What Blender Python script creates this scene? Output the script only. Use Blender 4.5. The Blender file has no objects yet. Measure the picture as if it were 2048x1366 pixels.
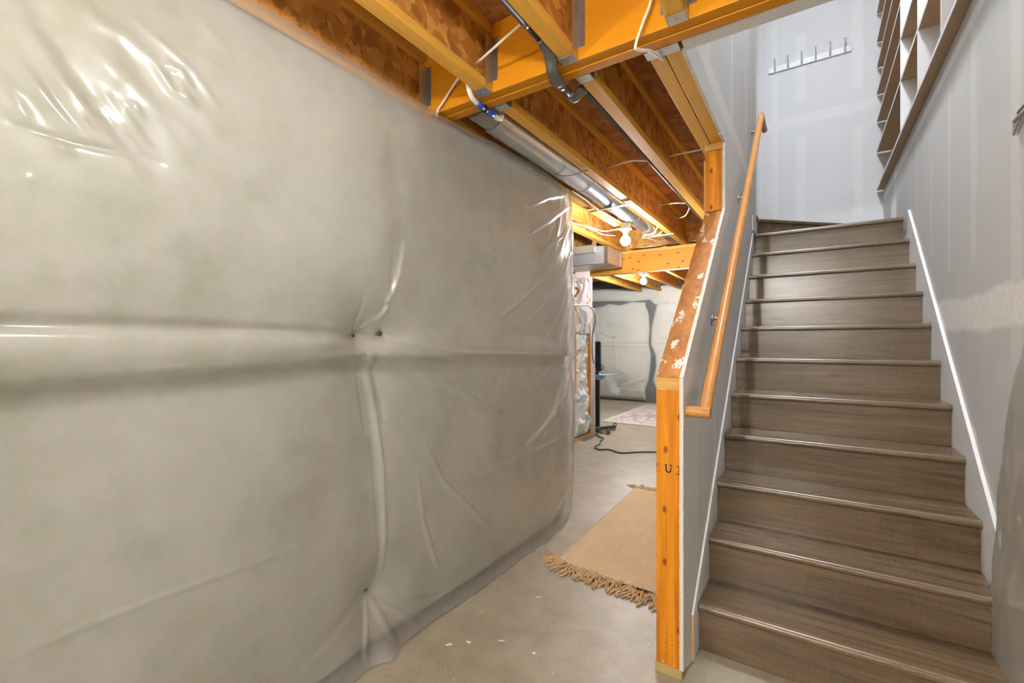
import bpy, math, random
import numpy as np
from mathutils import Vector, Matrix
random.seed(7)
SC = bpy.context.scene
COL = SC.collection

# ------------------------------------------------------------------ camera
CAM_H = 1.272
cam = bpy.data.cameras.new('camera'); co = bpy.data.objects.new('camera', cam); COL.objects.link(co)
cam.sensor_width = 36.0; cam.lens = 36.0 * 910.5 / 2048.0
cam.shift_y = 2.9 / 2048.0; cam.clip_start = 0.02
co.location = (0, 0, CAM_H)
co.rotation_euler = (math.radians(90), 0, 0.58355)
SC.camera = co
# ------------------------------------------------------------------ world, exposure
w = bpy.data.worlds.new('world'); SC.world = w; w.use_nodes = True
bg = w.node_tree.nodes.get('Background') or w.node_tree.nodes.new('ShaderNodeBackground')
bg.inputs[0].default_value = (0.72, 0.82, 1.0, 1); bg.inputs[1].default_value = 1.0
SC.view_settings.view_transform = 'Standard'; SC.view_settings.look = 'None'
SC.view_settings.gamma = 1.0; SC.view_settings.use_curve_mapping = False
SC.view_settings.exposure = 0.85
SC.cycles.max_bounces = 6; SC.cycles.diffuse_bounces = 5; SC.cycles.use_light_tree = False; SC.cycles.adaptive_threshold = 0.12; SC.cycles.adaptive_min_samples = 20; SC.cycles.glossy_bounces = 3; SC.cycles.transparent_max_bounces = 10
BULB_NEAR, BULB_MID, BULB_FAR, FILL_REAR = 12.0, 42.0, 125.0, 98.0
FILL_SIDE = 42.0      # watts of radiant light
LAMP_STAIR = 70.0
WARM = (1.0, 0.96, 0.905); NEUTRAL = (0.97, 0.97, 1.0); COOL = (0.86, 0.92, 1.0)

# ------------------------------------------------------------------ node helper
class Mat:
    def __init__(s, name):
        s.m = bpy.data.materials.new(name); s.m.use_nodes = True
        s.t = s.m.node_tree; s.t.nodes.clear()
        s.out = s.t.nodes.new('ShaderNodeOutputMaterial')
    def n(s, typ, ins=None, **props):
        nd = s.t.nodes.new('ShaderNode' + typ)
        for k, v in props.items(): setattr(nd, k, v)
        for k, v in (ins or {}).items():
            i = nd.inputs[k]
            if hasattr(v, 'is_output') or isinstance(v, bpy.types.NodeSocket): s.t.links.new(v, i)
            else:
                if isinstance(v, (tuple, list)) and len(v) == 3 and i.type == 'RGBA': v = (*v, 1)
                i.default_value = v
        return nd
    def obj(s, scale=(1, 1, 1), rot=(0, 0, 0), rand=True):
        c = s.n('TexCoord').outputs['Object']
        if rand:
            r = s.n('ObjectInfo').outputs['Random']
            r2 = s.n('Math', {0: r, 1: 41.7}, operation='MULTIPLY').outputs[0]
            c = s.n('VectorMath', {0: c, 1: r2}, operation='ADD').outputs[0]
        return s.n('Mapping', {'Vector': c, 'Scale': scale, 'Rotation': rot}).outputs[0]
    def pos(s, scale=(1, 1, 1)):
        p = s.n('NewGeometry').outputs['Position']
        return s.n('Mapping', {'Vector': p, 'Scale': scale}).outputs[0]
    def noise(s, vec, scale, detail=3, rough=.5, dist=0):
        return s.n('TexNoise', {'Vector': vec, 'Scale': scale, 'Detail': detail, 'Roughness': rough, 'Distortion': dist}).outputs[0]
    def ramp(s, fac, stops, interp='LINEAR'):
        r = s.n('ValToRGB', {'Fac': fac}); cr = r.color_ramp; cr.interpolation = interp
        while len(cr.elements) < len(stops): cr.elements.new(.5)
        for e, (p, c) in zip(cr.elements, stops):
            e.position = p
            e.color = (*c, 1) if isinstance(c, (tuple, list)) else (c, c, c, 1)
        return r.outputs[0]
    def mix(s, f, a, b, mode='MIX'):
        nd = s.n('Mix', data_type='RGBA', blend_type=mode)
        for k, v in ((0, f), (6, a), (7, b)):
            i = nd.inputs[k]
            if isinstance(v, bpy.types.NodeSocket): s.t.links.new(v, i)
            else: i.default_value = v if not isinstance(v, (tuple, list)) else (*v[:3], 1)
        return nd.outputs[2]
    def math(s, op, a, b=0.0, c=0.0):
        return s.n('Math', {0: a, 1: b, 2: c}, operation=op).outputs[0]
    def bump(s, h, strength, dist=.01):
        return s.n('Bump', {'Height': h, 'Strength': strength, 'Distance': dist}).outputs[0]
    def principled(s, color, rough=.6, normal=None, **kw):
        ins = {'Base Color': color, 'Roughness': rough}
        if normal is not None: ins['Normal'] = normal
        for k, v in kw.items(): ins[k.replace('_', ' ')] = v
        p = s.n('BsdfPrincipled', ins)
        s.t.links.new(p.outputs[0], s.out.inputs[0]); return s.m
MATS = {}
def plain(name, col, rough=.6, metal=0.0, noise=.08, scale=30, **kw):
    m = Mat(name); v = m.obj()
    n = m.noise(v, scale, 3)
    c = m.mix(n, tuple(max(0, x * (1 - noise * 2)) for x in col), tuple(min(1, x * (1 + noise)) for x in col))
    MATS[name] = m.principled(c, rough, Metallic=metal, **kw); return MATS[name]
def wood(name, dark, light, axis=1, rough=.55, ring=9.0, knots=0.0, knot_col=(.2, .08, .02), fine=.35, contrast=(.3, .7)):
    m = Mat(name)
    sc = [ring, ring, ring]; sc[axis] = ring * .06
    v = m.obj(tuple(sc))
    n1 = m.noise(v, 1.0, 4, .55, .6)
    sc2 = [190, 190, 190]; sc2[axis] = 5
    n2 = m.noise(m.obj(tuple(sc2)), 1.0, 2)
    f = m.math('MULTIPLY_ADD', n2, fine, m.math('MULTIPLY', n1, 1 - fine))
    c = m.ramp(f, [(contrast[0], dark), (contrast[1], light)])
    big = m.noise(m.obj((1.5, 1.5, 1.5)), 1.0, 2)
    c = m.mix(m.math('MULTIPLY', big, .5), c, light)
    if knots > 0:
        q = m.n('SeparateXYZ', {0: m.obj((1, 1, 1))}).outputs
        cross = {2: q[0], 0: q[2], 1: q[0]}[axis]
        wv = m.n('CombineXYZ', {0: m.math('MULTIPLY', cross, 10.0), 1: m.math('MULTIPLY', q[axis], 5.5)}).outputs[0]
        vo = m.n('TexVoronoi', {'Vector': wv, 'Scale': 1.0}, voronoi_dimensions='2D').outputs['Distance']
        k = m.ramp(vo, [(0.05, 1.0), (knots, 0.0)])
        c = m.mix(k, c, knot_col)
    b = m.bump(f, .25, .002)
    MATS[name] = m.principled(c, rough, b, Specular_IOR_Level=.22); return MATS[name]
def osb(name, dark, mid, light, rough=.65, scale=1.0):
    m = Mat(name); cols = []
    for k, (rot, sx) in enumerate((((.3, .5, .6), 1), ((1.3, .2, 2.1), 1), ((2.2, 1.1, .2), 1.3))):
        v = m.obj((7 * scale * sx, 17 * scale * sx, 15 * scale * sx), rot)
        vn = m.n('TexNoise', {'Vector': v, 'Scale': .8, 'Detail': 1.0}).outputs['Color']
        vv = m.n('VectorMath', {0: v, 1: vn}, operation='ADD').outputs[0]
        cols.append(m.n('TexVoronoi', {'Vector': vv, 'Scale': 1.0}).outputs['Color'])
    sel = m.n('TexVoronoi', {'Vector': m.obj((13, 13, 13)), 'Scale': 1.0}).outputs['Color']
    s1 = m.n('SeparateColor', {0: sel}).outputs
    a = m.mix(m.ramp(s1[0], [(.49, 0.0), (.51, 1.0)]), cols[0], cols[1])
    a = m.mix(m.ramp(s1[1], [(.64, 0.0), (.66, 1.0)]), a, cols[2])
    g = m.n('SeparateColor', {0: a}).outputs[0]
    grain = m.noise(m.obj((60, 160, 40), (.3, .5, .6)), 1.0, 2)
    f = m.math('MULTIPLY_ADD', grain, .35, m.math('MULTIPLY', g, .65))
    c = m.ramp(f, [(.12, dark), (.45, mid), (.85, light)])
    MATS[name] = m.principled(c, rough, m.bump(f, .3, .002)); return MATS[name]

# ---- woods
wood('joist_pine', (.54, .25, .026), (.79, .44, .075), 1, ring=14)
wood('lvl_face', (.47, .17, .003), (.60, .24, .006), 0, ring=5, fine=.25, rough=.5)
wood('post_fir', (.42, .125, .004), (.72, .28, .014), 2, ring=30, knots=.10, knot_col=(.24, .07, .008), contrast=(.38, .62), fine=.2)
wood('plate_fir', (.34, .12, .022), (.55, .24, .06), 1, ring=26)
wood('plate_end', (.5, .27, .06), (.66, .40, .11), 0, ring=16)
wood('beam_far_fir', (.50, .20, .018), (.68, .31, .04), 0, ring=9, knots=.14, knot_col=(.3, .09, .01))
wood('stud_pine', (.58, .30, .06), (.74, .43, .11), 2, ring=14)
wood('pale_pine', (.60, .38, .17), (.74, .50, .25), 1, ring=12)
wood('rail_oak', (.38, .165, .045), (.55, .27, .085), 1, ring=22, rough=.32, fine=.45)
wood('mdf_tan', (.47, .33, .20), (.52, .37, .24), 1, ring=3, rough=.7, fine=.1)
wood('raw_mdf', (.60, .36, .15), (.66, .41, .18), 2, ring=3, rough=.8, fine=.1)
osb('osb_web', (.31, .125, .020), (.52, .22, .038), (.70, .36, .085))
osb('osb_subfloor', (.25, .10, .028), (.38, .16, .048), (.50, .24, .08), scale=.8)
osb('osb_bright', (.30, .12, .02), (.52, .25, .045), (.72, .40, .10))
def vinyl():
    m = Mat('stair_vinyl')
    v = m.obj((.9, 14, 14)); n1 = m.noise(v, 1.0, 5, .6, 1.2)
    n2 = m.noise(m.obj((6, 240, 240)), 1.0, 2)
    n3 = m.noise(m.obj((420, 14, 14)), 1.0, 1)
    f = m.math('MULTIPLY_ADD', n2, .30, m.math('MULTIPLY_ADD', n3, .14, m.math('MULTIPLY', n1, .62)))
    c = m.ramp(f, [(.33, (.052, .034, .018)), (.50, (.118, .077, .040)), (.70, (.20, .135, .072))])
    sp = m.noise(m.obj((3, 22, 22)), 1.0, 2)
    c = m.mix(m.ramp(sp, [(.66, 0.0), (.78, .7)]), c, (.025, .017, .012))
    MATS['stair_vinyl'] = m.principled(c, .27, m.bump(f, .12, .001), Specular_IOR_Level=.75); 
vinyl()
def mudded():
    m = Mat('post_mud')          # the sloped plate with smeared joint compound
    v = m.obj((24, 1.4, 24)); n1 = m.noise(v, 1.0, 4, .55, .6)
    c = m.ramp(n1, [(.3, (.32, .11, .018)), (.7, (.54, .23, .05))])
    pt = m.noise(m.obj((17, 9, 9), rand=False), 1.0, 6, .66)
    msk = m.ramp(pt, [(.60, 0.0), (.62, 1.0)])
    MATS['plate_mudded'] = m.principled(m.mix(msk, c, (.72, .66, .56)), .6, m.bump(m.math('ADD', msk, n1), .3, .002))
mudded()
# ---- drywall with taped joints and screw patches
def drywall(name, base, patch, vbands, hbands, axis, amt=.75):
    m = Mat(name)
    p = m.n('NewGeometry').outputs['Position']; xyz = m.n('SeparateXYZ', {0: p}).outputs
    nz = m.noise(m.pos((1, 1, 1)), 3.0, 4, .6)
    fine = m.noise(m.pos((1, 1, 1)), 40.0, 3)
    h = xyz[axis]; z = xyz[2]
    tot = None
    def band(coord, other, c, hw, lo, hi):
        wob = m.math('MULTIPLY_ADD', nz, hw * .9, -hw * .45)
        d = m.math('ABSOLUTE', m.math('SUBTRACT', m.math('ADD', coord, wob), c))
        a = m.n('MapRange', {0: d, 1: hw * .72, 2: hw, 3: 1.0, 4: 0.0}).outputs[0]
        a2 = m.n('MapRange', {0: other, 1: lo - .02, 2: lo + .02, 3: 0.0, 4: 1.0}).outputs[0]
        a3 = m.n('MapRange', {0: other, 1: hi - .02, 2: hi + .02, 3: 1.0, 4: 0.0}).outputs[0]
        return m.math('MULTIPLY', a, m.math('MULTIPLY', a2, a3))
    for c, hw, lo, hi, *wt in vbands:
        b = m.math('MULTIPLY', band(h, z, c, hw, lo, hi), wt[0] if wt else 1.0); tot = b if tot is None else m.math('MAXIMUM', tot, b)
    for c, hw, lo, hi in hbands:
        b = band(z, h, c, hw, lo, hi); tot = b if tot is None else m.math('MAXIMUM', tot, b)
    col = m.mix(nz, tuple(x * .94 for x in base), tuple(min(1, x * 1.05) for x in base))
    if tot is not None:
        k = m.math('MULTIPLY', tot, m.n('MapRange', {0: fine, 1: .25, 2: .65, 3: amt * .55, 4: amt}).outputs[0])
        col = m.mix(k, col, patch)
    MATS[name] = m.principled(col, .62, m.bump(m.noise(m.pos((1, 1, 1)), 90, 2), .05, .002))
GB = (.58, .57, .555); MUD = (.84, .81, .75)
drywall('drywall_right', GB, MUD,
        [(2.62, .045, .80, .92, .8), (2.60, .04, .50, .62, .8), (3.02, .03, 1.02, 1.25, .5), (3.02, .03, 1.62, 2.5, .4), (2.62, .05, 1.6, 2.9, .3), (3.42, .035, 1.75, 2.3, .35), (3.85, .03, 1.95, 2.6, .3), (2.15, .05, 1.2, 3.1, .3)],
        [(1.40, .085, 0, 3.45), (2.62, .03, 0, 6)], 1, .95)
drywall('drywall_back', (.66, .66, .66), (.78, .77, .75),
        [(-.33, .035, 2.3, 5.1), (-.10, .055, 3.72, 4.42), (-.10, .05, 2.5, 3.36), (.36, .05, 3.72, 4.62), (.36, .045, 2.5, 3.36), (-.46, .02, 2.3, 5.1)],
        [(3.54, .055, -2, 2)], 0, .48)
drywall('drywall_left', (.62, .615, .605), MUD,
        [(2.0, .012, .25, .95), (2.42, .02, .6, 1.3), (2.25, .05, 2.5, 4.0), (3.0, .04, 2.5, 4.2), (3.7, .05, 2.2, 4.2), (4.30, .06, 1.5, 5.0)],
        [(1.13, .05, 1.7, 2.1), (2.55, .06, 1.8, 4.4)], 1, .6)
drywall('drywall_plain', (.64, .63, .61), MUD, [], [], 1)
plain('drywall_edge', (.72, .69, .62), .85, noise=.15, scale=120)
plain('paint_white', (.74, .745, .75), .4, noise=.02)
plain('melamine_white', (.80, .80, .80), .45, noise=.02)
plain('ceiling_white', (.75, .75, .74), .8, noise=.02)
# ---- concrete
def concrete():
    m = Mat('concrete_floor')
    v = m.pos((1, 1, 1))
    a = m.noise(v, 1.1, 5, .6, .4); b = m.noise(v, 6, 5, .65); c = m.noise(m.pos((1, 1.4, 1)), 60, 3)
    f = m.math('MULTIPLY_ADD', b, .35, m.math('MULTIPLY_ADD', c, .12, m.math('MULTIPLY', a, .55)))
    col = m.ramp(f, [(.34, (.23, .195, .135)), (.50, (.33, .29, .215)), (.66, (.42, .385, .31))])
    sp = m.noise(v, 34, 2)
    col = m.mix(m.ramp(sp, [(.74, 0.0), (.77, .6)]), col, (.6, .57, .5))
    MATS['concrete_floor'] = m.principled(col, .42, m.bump(f, .12, .004))
    m = Mat('concrete_wall'); v = m.pos((1, 1, 1)); a = m.noise(v, 5, 5, .6)
    MATS['concrete_wall'] = m.principled(m.ramp(a, [(.3, (.095, .10, .108)), (.7, (.155, .16, .17))]), .8, m.bump(a, .2, .005))
concrete()
# ---- insulation and plastic
def fibre(name, a, b, c, rough=.95):
    m = Mat(name); v = m.pos((1, 1, 1))
    n1 = m.noise(v, 1.7, 5, .62, .3); n2 = m.noise(v, 9, 6, .7); n3 = m.noise(v, 70, 3)
    f = m.math('MULTIPLY_ADD', n2, .4, m.math('MULTIPLY_ADD', n3, .12, m.math('MULTIPLY', n1, .5)))
    col = m.ramp(f, [(.36, a), (.5, b), (.64, c)])
    MATS[name] = m.principled(col, rough, m.bump(f, .35, .012))
fibre('fibreglass_cream', (.51, .525, .44), (.65, .66, .605), (.705, .71, .67))
fibre('fibreglass_far', (.60, .60, .53), (.72, .72, .65), (.78, .77, .70))
fibre('fibreglass_fluff', (.56, .62, .66), (.76, .79, .79), (.85, .85, .80))
def film(name, milk, tint=(.80, .78, .72), rough=.13, ior=1.45):
    m = Mat(name)
    v = m.pos((1, 1, 1))
    bmp = m.bump(m.noise(v, 9, 2, .5), .06, .006)
    n1 = m.noise(v, 1.7, 5, .62, .3); n2 = m.noise(v, 9, 6, .7)      # haze varies where the film touches the wool
    hz = m.math('MULTIPLY_ADD', n2, .5, m.math('MULTIPLY', n1, .5))
    tint = m.ramp(hz, [(.36, tuple(x * y for x, y in zip(tint, (.86, .865, .81)))), (.52, tint), (.66, tuple(min(1, x * y) for x, y in zip(tint, (1.07, 1.06, 1.05))))])
    dif = m.n('BsdfDiffuse', {'Color': tint, 'Normal': bmp}).outputs[0]
    trl = m.n('BsdfTranslucent', {'Color': tint, 'Normal': bmp}).outputs[0]
    d2 = m.n('MixShader', {0: .35, 1: dif, 2: trl}).outputs[0]
    tr = m.n('BsdfTransparent', {0: (.985, .985, .975)}).outputs[0]
    base = m.n('MixShader', {0: milk, 1: tr, 2: d2}).outputs[0]
    g1 = m.n('BsdfGlossy', {'Color': (1, 1, 1), 'Roughness': rough, 'Normal': bmp}).outputs[0]
    g2 = m.n('BsdfGlossy', {'Color': (1, 1, 1), 'Roughness': .36, 'Normal': bmp}).outputs[0]
    gl = m.n('MixShader', {0: .5, 1: g1, 2: g2}).outputs[0]
    fr = m.n('Fresnel', {'IOR': ior, 'Normal': bmp}).outputs[0]
    fr = m.math('MINIMUM', m.math('MULTIPLY_ADD', fr, 1.1, .02), .6)
    x = m.n('MixShader', {0: fr, 1: base, 2: gl}).outputs[0]
    m.t.links.new(x, m.out.inputs[0]); MATS[name] = m.m
film('poly_film', .38, (.79, .80, .80))
film('poly_film_far', .15, (.85, .85, .82))
# ---- metals, plastics, textiles
plain('galvanised', (.62, .63, .62), .32, 1.0, noise=.10, scale=40)
plain('duct_steel', (.70, .71, .72), .22, 1.0, noise=.05, scale=6)
plain('duct_box', (.60, .62, .60), .38, .7, noise=.06, scale=10)
plain('black_iron', (.10, .10, .095), .5, .6, noise=.15)
plain('grey_iron', (.19, .185, .17), .42, .7, noise=.12)
plain('sleeve_grey', (.33, .32, .27), .5, .2, noise=.06)
plain('foil_tape', (.75, .70, .74), .16, 1.0, noise=.25, scale=90)
plain('brass_satin', (.46, .39, .28), .32, 1.0, noise=.05)
plain('nickel', (.66, .66, .65), .35, .6, noise=.05)
plain('cable_white', (.72, .66, .54), .5, noise=.05)
plain('pex_white', (.75, .73, .68), .4, noise=.04)
plain('blue_plastic', (.02, .06, .38), .4, noise=.1)
plain('porcelain', (.85, .84, .82), .25, noise=.02)
plain('black_plastic', (.012, .014, .018), .35, noise=.1)
plain('blue_cable', (.06, .12, .42), .5, noise=.05)
plain('dark_green_cord', (.02, .045, .025), .5, noise=.1)
plain('copper_wire', (.55, .26, .09), .35, .9, noise=.05)
plain('tray_blue', (.28, .46, .60), .15, noise=.05)
plain('treated_pine', (.50, .40, .15), .7, noise=.12, scale=20)
plain('ink', (.035, .02, .012), .8, noise=.2)
plain('paint_chip', (.82, .80, .76), .8, noise=.05)
plain('pin_steel', (.10, .09, .07), .6, .4, noise=.2)
plain('red_plastic', (.5, .05, .02), .4, noise=.05)
plain('board_pinkish', (.66, .60, .60), .7, noise=.05, scale=9)
def jute():
    m = Mat('jute_weave'); v = m.obj((1, 1, 1), rand=False)
    wx = m.n('TexWave', {'Vector': v, 'Scale': 27, 'Distortion': 1.2, 'Detail': 2, 'Detail Scale': 3}, bands_direction='X').outputs[1]
    wy = m.n('TexWave', {'Vector': v, 'Scale': 33, 'Distortion': 1.5, 'Detail': 2, 'Detail Scale': 3}, bands_direction='Y').outputs[1]
    h = m.math('ADD', wx, wy); n = m.noise(v, 5, 4, .6)
    f = m.math('MULTIPLY_ADD', h, .36, m.math('MULTIPLY', n, .32))
    c = m.ramp(f, [(.2, (.58, .38, .18)), (.5, (.80, .58, .34)), (.8, (.88, .72, .49))])
    MATS['jute_weave'] = m.principled(c, .95, m.bump(h, .8, .003))
    m = Mat('jute_yarn'); v = m.obj((1, 1, 1))
    n = m.noise(v, 90, 3)
    MATS['jute_yarn'] = m.principled(m.ramp(n, [(.3, (.48, .29, .13)), (.7, (.76, .54, .30))]), .95)
    m = Mat('area_rug_pattern'); v = m.obj((1, 1, 1), rand=False)
    vo = m.n('TexVoronoi', {'Vector': v, 'Scale': 5.5}, feature='DISTANCE_TO_EDGE').outputs[0]
    n = m.noise(v, 22, 4, .7); n2 = m.noise(v, 3, 3)
    f = m.math('MULTIPLY_ADD', n, .7, m.math('MULTIPLY', m.ramp(vo, [(.02, 1.0), (.09, 0.0)]), .3))
    c = m.ramp(f, [(.3, (.55, .50, .46)), (.48, (.46, .42, .41)), (.62, (.25, .21, .24))])
    c = m.mix(m.math('MULTIPLY', n2, .4), c, (.55, .50, .45))
    MATS['area_rug_pattern'] = m.principled(c, .95)
jute()
plain('area_rug_border', (.60, .56, .50), .95, noise=.12, scale=60)
def emit(name, col, strength):
    m = Mat(name); e = m.n('Emission', {0: col, 1: strength}).outputs[0]
    m.t.links.new(e, m.out.inputs[0]); MATS[name] = m.m

# ------------------------------------------------------------------ mesh helper
class MB:
    def __init__(s): s.v = []; s.f = []
    def add(s, vs, fs):
        o = len(s.v); s.v += [tuple(map(float, q)) for q in vs]; s.f += [tuple(i + o for i in f) for f in fs]; return s
    def box(s, x0, x1, y0, y1, z0, z1):
        vs = [(x, y, z) for x in (x0, x1) for y in (y0, y1) for z in (z0, z1)]
        return s.add(vs, [(0, 1, 3, 2), (4, 6, 7, 5), (0, 4, 5, 1), (2, 3, 7, 6), (0, 2, 6, 4), (1, 5, 7, 3)])
    def prism(s, poly, a, b, axis):
        # polygon in the two other axes (cyclic order kept: axis 0 -> (y,z), 1 -> (x,z), 2 -> (x,y)), extruded a..b
        def P(p, t): return {0: (t, p[0], p[1]), 1: (p[0], t, p[1]), 2: (p[0], p[1], t)}[axis]
        n = len(poly); vs = [P(p, a) for p in poly] + [P(p, b) for p in poly]
        fs = [tuple(range(n)), tuple(range(2 * n - 1, n - 1, -1))] + [(i, i + n, (i + 1) % n + n, (i + 1) % n) for i in range(n)]
        return s.add(vs, fs)
    def tube(s, path, r, n=10, cap=True):
        P = [Vector(p) for p in path]; rr = r if isinstance(r, (list, tuple)) else [r] * len(P)
        T = []
        for i in range(len(P)):
            a = P[max(i - 1, 0)]; b = P[min(i + 1, len(P) - 1)]
            T.append((b - a).normalized())
        up = Vector((0, 0, 1)) if abs(T[0].z) < .9 else Vector((1, 0, 0))
        N = T[0].cross(up).normalized(); vs = []
        for i, p in enumerate(P):
            N = (N - T[i] * N.dot(T[i])).normalized(); B = T[i].cross(N)
            for k in range(n):
                a = 2 * math.pi * k / n
                vs.append(p + (N * math.cos(a) + B * math.sin(a)) * rr[i])
        m = len(P)
        fs = [(i * n + k, i * n + (k + 1) % n, (i + 1) * n + (k + 1) % n, (i + 1) * n + k) for i in range(m - 1) for k in range(n)]
        if cap: fs += [tuple(range(n - 1, -1, -1)), tuple(range((m - 1) * n, m * n))]
        return s.add(vs, fs)
    def lathe(s, prof, c, n=20, axis='z'):
        # profile [(radius, height)] turned about the axis through c
        vs = []
        for r, h in prof:
            for k in range(n):
                a = 2 * math.pi * k / n; u, v = r * math.cos(a), r * math.sin(a)
                q = {'z': (u, v, h), 'x': (h, u, v), 'y': (v, h, u)}[axis]
                vs.append((c[0] + q[0], c[1] + q[1], c[2] + q[2]))
        m = len(prof)
        fs = [(i * n + k, i * n + (k + 1) % n, (i + 1) * n + (k + 1) % n, (i + 1) * n + k) for i in range(m - 1) for k in range(n)]
        fs += [tuple(range(n - 1, -1, -1)), tuple(range((m - 1) * n, m * n))]
        return s.add(vs, fs)
    def build(s, name, mat, parent=None, smooth=False, bevel=0, origin=None):
        if parent is not None: o = parent_loc(parent)
        elif origin is not None: o = Vector(origin)
        else:
            a = np.array(s.v); o = Vector(((a[:, 0].min() + a[:, 0].max()) / 2, (a[:, 1].min() + a[:, 1].max()) / 2, a[:, 2].min()))
        me = bpy.data.meshes.new(name)
        me.from_pydata([(x - o.x, y - o.y, z - o.z) for x, y, z in s.v], [], s.f)
        me.materials.append(MATS[mat] if isinstance(mat, str) else mat)
        me.validate()
        import bmesh
        bm = bmesh.new(); bm.from_mesh(me); bmesh.ops.recalc_face_normals(bm, faces=bm.faces); bm.to_mesh(me); bm.free()
        if smooth: me.polygons.foreach_set('use_smooth', [True] * len(me.polygons))
        ob = bpy.data.objects.new(name, me); COL.objects.link(ob)
        if parent is not None: ob.parent = parent
        else: ob.location = o
        if bevel:
            md = ob.modifiers.new('bevel', 'BEVEL'); md.width = bevel; md.segments = 2; md.limit_method = 'ANGLE'
        if smooth:
            md = ob.modifiers.new('wn', 'WEIGHTED_NORMAL') if False else None
        return ob
def parent_loc(p):
    o = Vector(p.location)
    while p.parent is not None: p = p.parent; o += p.location
    return o
def auto_smooth(ob, ang=40):
    me = ob.data
    me.polygons.foreach_set('use_smooth', [True] * len(me.polygons))
    me.set_sharp_from_angle(angle=math.radians(ang))
    return ob
def tag(o, label=None, cat=None, group=None, kind=None):
    if label: o['label'] = label
    if cat: o['category'] = cat
    if group: o['group'] = group
    if kind: o['kind'] = kind
    return o
def thing(name, loc, label, cat, group=None):
    o = bpy.data.objects.new(name, None); COL.objects.link(o); o.location = loc; o.empty_display_size = .05
    return tag(o, label, cat, group)
def struct(ob): ob['kind'] = 'structure'; return ob
def crom(pts, k=6):
    P = [Vector(p) for p in pts]; P = [P[0] * 2 - P[1]] + P + [P[-1] * 2 - P[-2]]; out = []
    for i in range(1, len(P) - 2):
        for j in range(k):
            t = j / k; a, b, c, d = P[i - 1:i + 3]
            out.append(.5 * ((2 * b) + (c - a) * t + (2 * a - 5 * b + 4 * c - d) * t * t + (3 * b - a - 3 * c + d) * t ** 3))
    out.append(P[-2]); return out
def B(x0, x1, y0, y1, z0, z1): return MB().box(x0, x1, y0, y1, z0, z1)
# ================================================================== STRUCTURE
ZJ = 2.385; JD = .302; ZS = ZJ + JD            # joist underside, joist depth, subfloor underside
Y_BEAM0, Y_BEAM1 = 1.635, 1.735
XL, XR = -.393, .540                            # stair edges
WL, WR = -.403, .555                            # stairwell drywall faces
YB = 5.48                                       # stairwell back wall
RISE, RUN, Y0 = .197, .2231, 1.984
struct(B(-6.2, 1.6, -3.2, 10.1, -.12, 0).build('floor', 'concrete_floor'))
struct(B(-6.2, 1.6, -3.2, Y_BEAM1, ZS, ZS + .018).build('ceiling', 'osb_subfloor'))
struct(B(-6.2, -.52, Y_BEAM1, 10.1, ZS, ZS + .018).build('ceiling', 'osb_subfloor'))
struct(B(-.52, 1.6, YB + .12, 10.1, ZS, ZS + .018).build('ceiling', 'osb_subfloor'))
struct(B(-1.78, -1.56, -3.2, 3.02, 0, 2.34).build('wall_left', 'concrete_wall'))
struct(B(-6.2, -1.78, 2.8, 3.0, 0, 2.385).build('wall_left_return', 'concrete_wall'))
struct(B(-6.2, 1.6, 9.9, 10.1, 0, ZS).build('wall_far', 'concrete_wall'))
struct(B(-6.3, -6.1, 3.0, 9.9, 0, ZS).build('wall_far_left', 'concrete_wall'))
struct(B(1.4, 1.6, YB + .12, 9.9, 0, ZS).build('wall_far_right', 'concrete_wall'))
struct(B(-1.78, .75, -3.2, -3.0, 0, ZS).build('wall_rear', 'drywall_plain'))
struct(B(.62, .75, -3.0, 1.7, 0, ZS).build('wall_right_near', 'concrete_wall'))
# stairwell drywall
struct(B(WR, .67, 1.7, YB, 0, 2.70).build('wall_stair_right', 'drywall_right'))
struct(B(-3.6, 1.0, YB, YB + .12, 2.70, 5.2).build('wall_stair_back', 'drywall_back'))
struct(B(-.515, 1.0, YB, YB + .12, 0, 2.6995).build('wall_stair_back_lower', 'drywall_back'))
struct(B(.87, 1.0, 1.7, YB, 2.70, 5.2).build('wall_stair_right_upper', 'drywall_plain'))
struct(B(.67, .87, 1.7, YB, 2.60, 2.70).build('wall_ledge', 'drywall_plain'))
wl = MB().prism([(1.772, .045), (1.772, 1.14), (2.742, 2.012), (2.745, 2.385), (1.802, 2.385), (1.802, 5.2), (4.40, 5.2), (4.40, 0.0), (1.9, 0.0)], -.4155, WL, 0)
wlo = struct(wl.build('wall_stair_left', 'drywall_left'))
eb = MB()                                       # ragged raw edge of the gypsum board
def edge_strip(a, b, n):
    for i in range(n):
        t0, t1 = i / n, (i + 1) / n
        p = [a[0] + (b[0] - a[0]) * t0, a[1] + (b[1] - a[1]) * t0]; q = [a[0] + (b[0] - a[0]) * t1, a[1] + (b[1] - a[1]) * t1]
        d = Vector((q[0] - p[0], q[1] - p[1])).normalized(); nn = Vector((-d.y, d.x)) * random.uniform(.0015, .006)
        eb.prism([(p[0], p[1]), (q[0], q[1]), (q[0] + nn.x, q[1] + nn.y), (p[0] + nn.x, p[1] + nn.y)], -.4165, -.4022, 0)
edge_strip((1.772, .045), (1.772, 1.14), 40); edge_strip((1.772, 1.14), (2.742, 2.012), 40)
edge_strip((2.742, 2.012), (2.745, 2.37), 14); edge_strip((2.745, 2.383), (1.802, 2.383), 36)
eb.build('gypsum_edge', 'drywall_edge', wlo)
struct(B(-.515, -.4165, 1.81, 4.388, ZS + .02, 5.2).build('wall_stair_left_core', 'drywall_plain'))
struct(B(WL + .0005, WR - .0005, 1.737, 1.803, ZJ - .004, 5.2).build('wall_stair_front', 'drywall_plain'))
struct(B(-3.6, 1.0, 1.7, YB + .12, 5.2, 5.3).build('ceiling_upper', 'ceiling_white'))
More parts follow.
